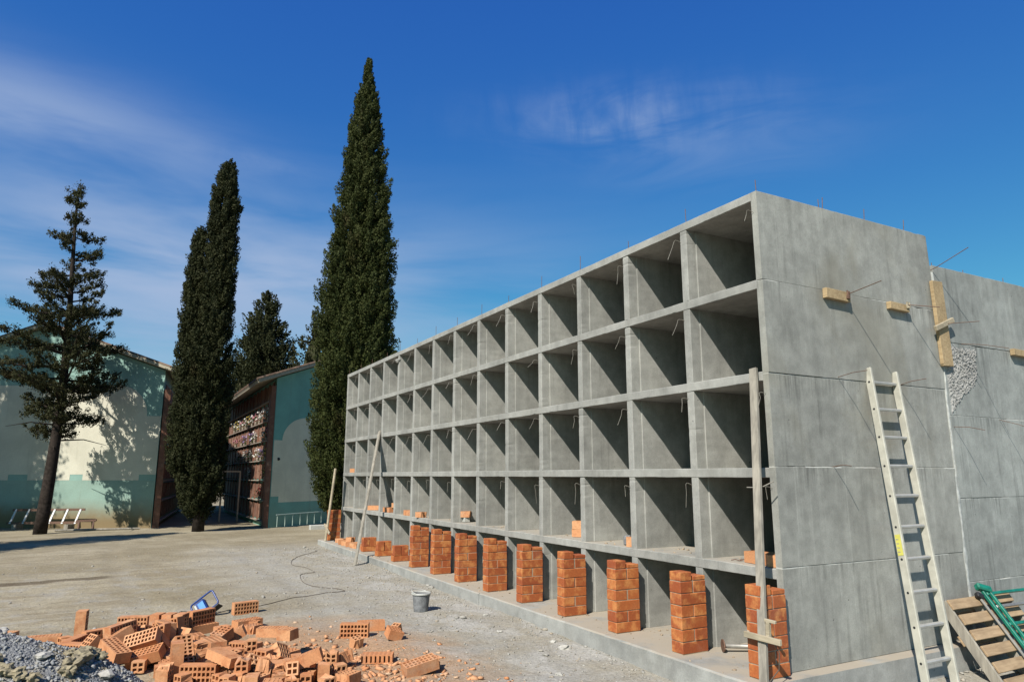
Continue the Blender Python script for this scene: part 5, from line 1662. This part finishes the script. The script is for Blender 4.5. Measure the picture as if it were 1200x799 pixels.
# farther trees over the roof
cypress(-34.8, 1.45, 11.3, [(0, 1.6), (0.2, 2.2), (0.42, 2.1), (0.58, 1.65), (0.72, 1.2), (0.86, 0.75), (0.95, 0.36), (1.0, 0.05)],
        'broad dark cypress behind the roof of the shaded building', MAT['dark_cypress_leaf'], 1000, 12.5, cl=0.30, per=80, leaf=0.11, trunk=0.25, lump_amp=0.34)
cypress(-31.6, 3.35, 9.7, [(0, 1.3), (0.4, 1.5), (0.62, 1.0), (0.78, 0.7), (0.9, 0.45), (1.0, 0.08)],
        'paler thin treetop between the broad cypress and the tallest one', MAT['open_leaf'], 260, 15.5, cl=0.26, per=50, leaf=0.12, trunk=0.2, lump_amp=0.45)
# cypresses standing left of the picture; their shade lies on the ground and on the gable
cypress(-12.1, -13.1, 11.0, [(a, b * 1.1) for a, b in COL_PROF], 'cypress outside the left edge whose shade falls across the ground', MAT['cypress_leaf'], 700, 21.0, cl=0.36, per=30, leaf=0.13)
cypress(-20.35, -12.9, 13.5, [(a, b * 1.15) for a, b in COL_PROF], 'cypress outside the left edge whose shade falls on the gable', MAT['cypress_leaf'], 700, 27.0, cl=0.36, per=30, leaf=0.13)

def open_conifer(x, y, h, label, seed):
    t = empty('pine_tree', (x, y, 0), label=label, category='tree')
    rr = random.Random(seed)
    def axis(z): return Vector((0.10 * math.sin(z * 0.5 + 0.4) - 0.04, 0.12 * math.sin(z * 0.42) , z))
    pts_ = [axis(z) for z in np.linspace(-0.1, h * 0.97, 16)]
    trunk = MB(); trunk.tube(pts_, list(np.linspace(0.18, 0.025, 16)), 12)
    to = trunk.build('trunk', MAT['bark'], t, smooth=True)
    C, N, S = [], [], []
    def reach(z):
        return 0.86 * float(np.interp(z / h, [0.27, 0.33, 0.42, 0.52, 0.62, 0.68, 0.73, 0.77, 0.81, 0.87, 0.90, 0.94, 1.0], [0.8, 1.7, 2.15, 2.05, 1.85, 1.20, 1.45, 0.85, 0.60, 0.95, 0.45, 0.34, 0.10]))
    limbs = MB()
    z = h * 0.265
    ga = 0.0
    while z < h * 0.985:
        for q in range(4 if z < h * 0.56 else (3 if z < h * 0.68 else 2)):
            ga += 2.4 + rr.uniform(-.5, .5)
            L = reach(z) * rr.uniform(0.62, 1.10)
            base = axis(z + rr.uniform(-.1, .1))
            d = Vector((math.cos(ga), math.sin(ga), rr.uniform(-0.22, 0.48)))
            if z < h * 0.36: d.z -= 0.15
            tip = base + d * L + Vector((0, 0, 0.10 * L))
            mid_ = base + d * (L * 0.5)
            limbs.tube([base, mid_, tip], [0.010 + 0.022 * L, 0.012 + 0.010 * L, 0.006], 5)
            k = max(4, int(L * 12))
            for s in range(k):
                fr = 0.30 + 0.70 * (s + rr.random() * 0.6) / k
                p = base.lerp(mid_, fr * 2) if fr < 0.5 else mid_.lerp(tip, fr * 2 - 1)
                side = Vector((-d.y, d.x, 0)).normalized() * rr.uniform(-1, 1) * 0.42 * L * (1.15 - fr) 
                c = p + side + Vector((0, 0, rr.uniform(-.06, .12)))
                limbs.tube([p, c], [0.010, 0.005], 4)
                C.append(c); N.append((d.x * .6, d.y * .6, .35)); S.append(rr.uniform(0.07, 0.16))
                if rr.random() < 0.6:
                    C.append(c + Vector((rr.gauss(0, .13), rr.gauss(0, .13), rr.gauss(.02, .07)))); N.append((d.x * .6, d.y * .6, .4)); S.append(rr.uniform(0.05, 0.12))
        z += h * rr.uniform(0.020, 0.033)
    for s in range(14):
        C.append(axis(h * 0.97) + Vector((rr.gauss(0, .09), rr.gauss(0, .09), rr.uniform(-.5, .28)))); N.append((0, 0, 1)); S.append(0.16)
    for s in range(4):                                  # bare dead branches under the crown
        a = ga + s * 1.7; zz = 2.35 + 0.22 * s
        b = axis(zz); limbs.tube([b, b + Vector((math.cos(a) * 0.7, math.sin(a) * 0.7, 0.05)), b + Vector((math.cos(a) * 1.3, math.sin(a) * 1.3, -0.1))], [0.028, 0.016, 0.006], 5)
    limbs.build('limbs', MAT['bark'], to)['kind'] = 'stuff'
    V, F = tufts(C, N, S, 46, None, leaf=0.056, wide=0.016, tall=1.25, rise=0.35, rag=0.95)
    add('crown', fast_mesh('crown', V, F, MAT['open_leaf']), t)
    return t
open_conifer(-20.337, -6.507, 10.45, 'open-crowned conifer with a bare straight trunk at the left edge', 4)
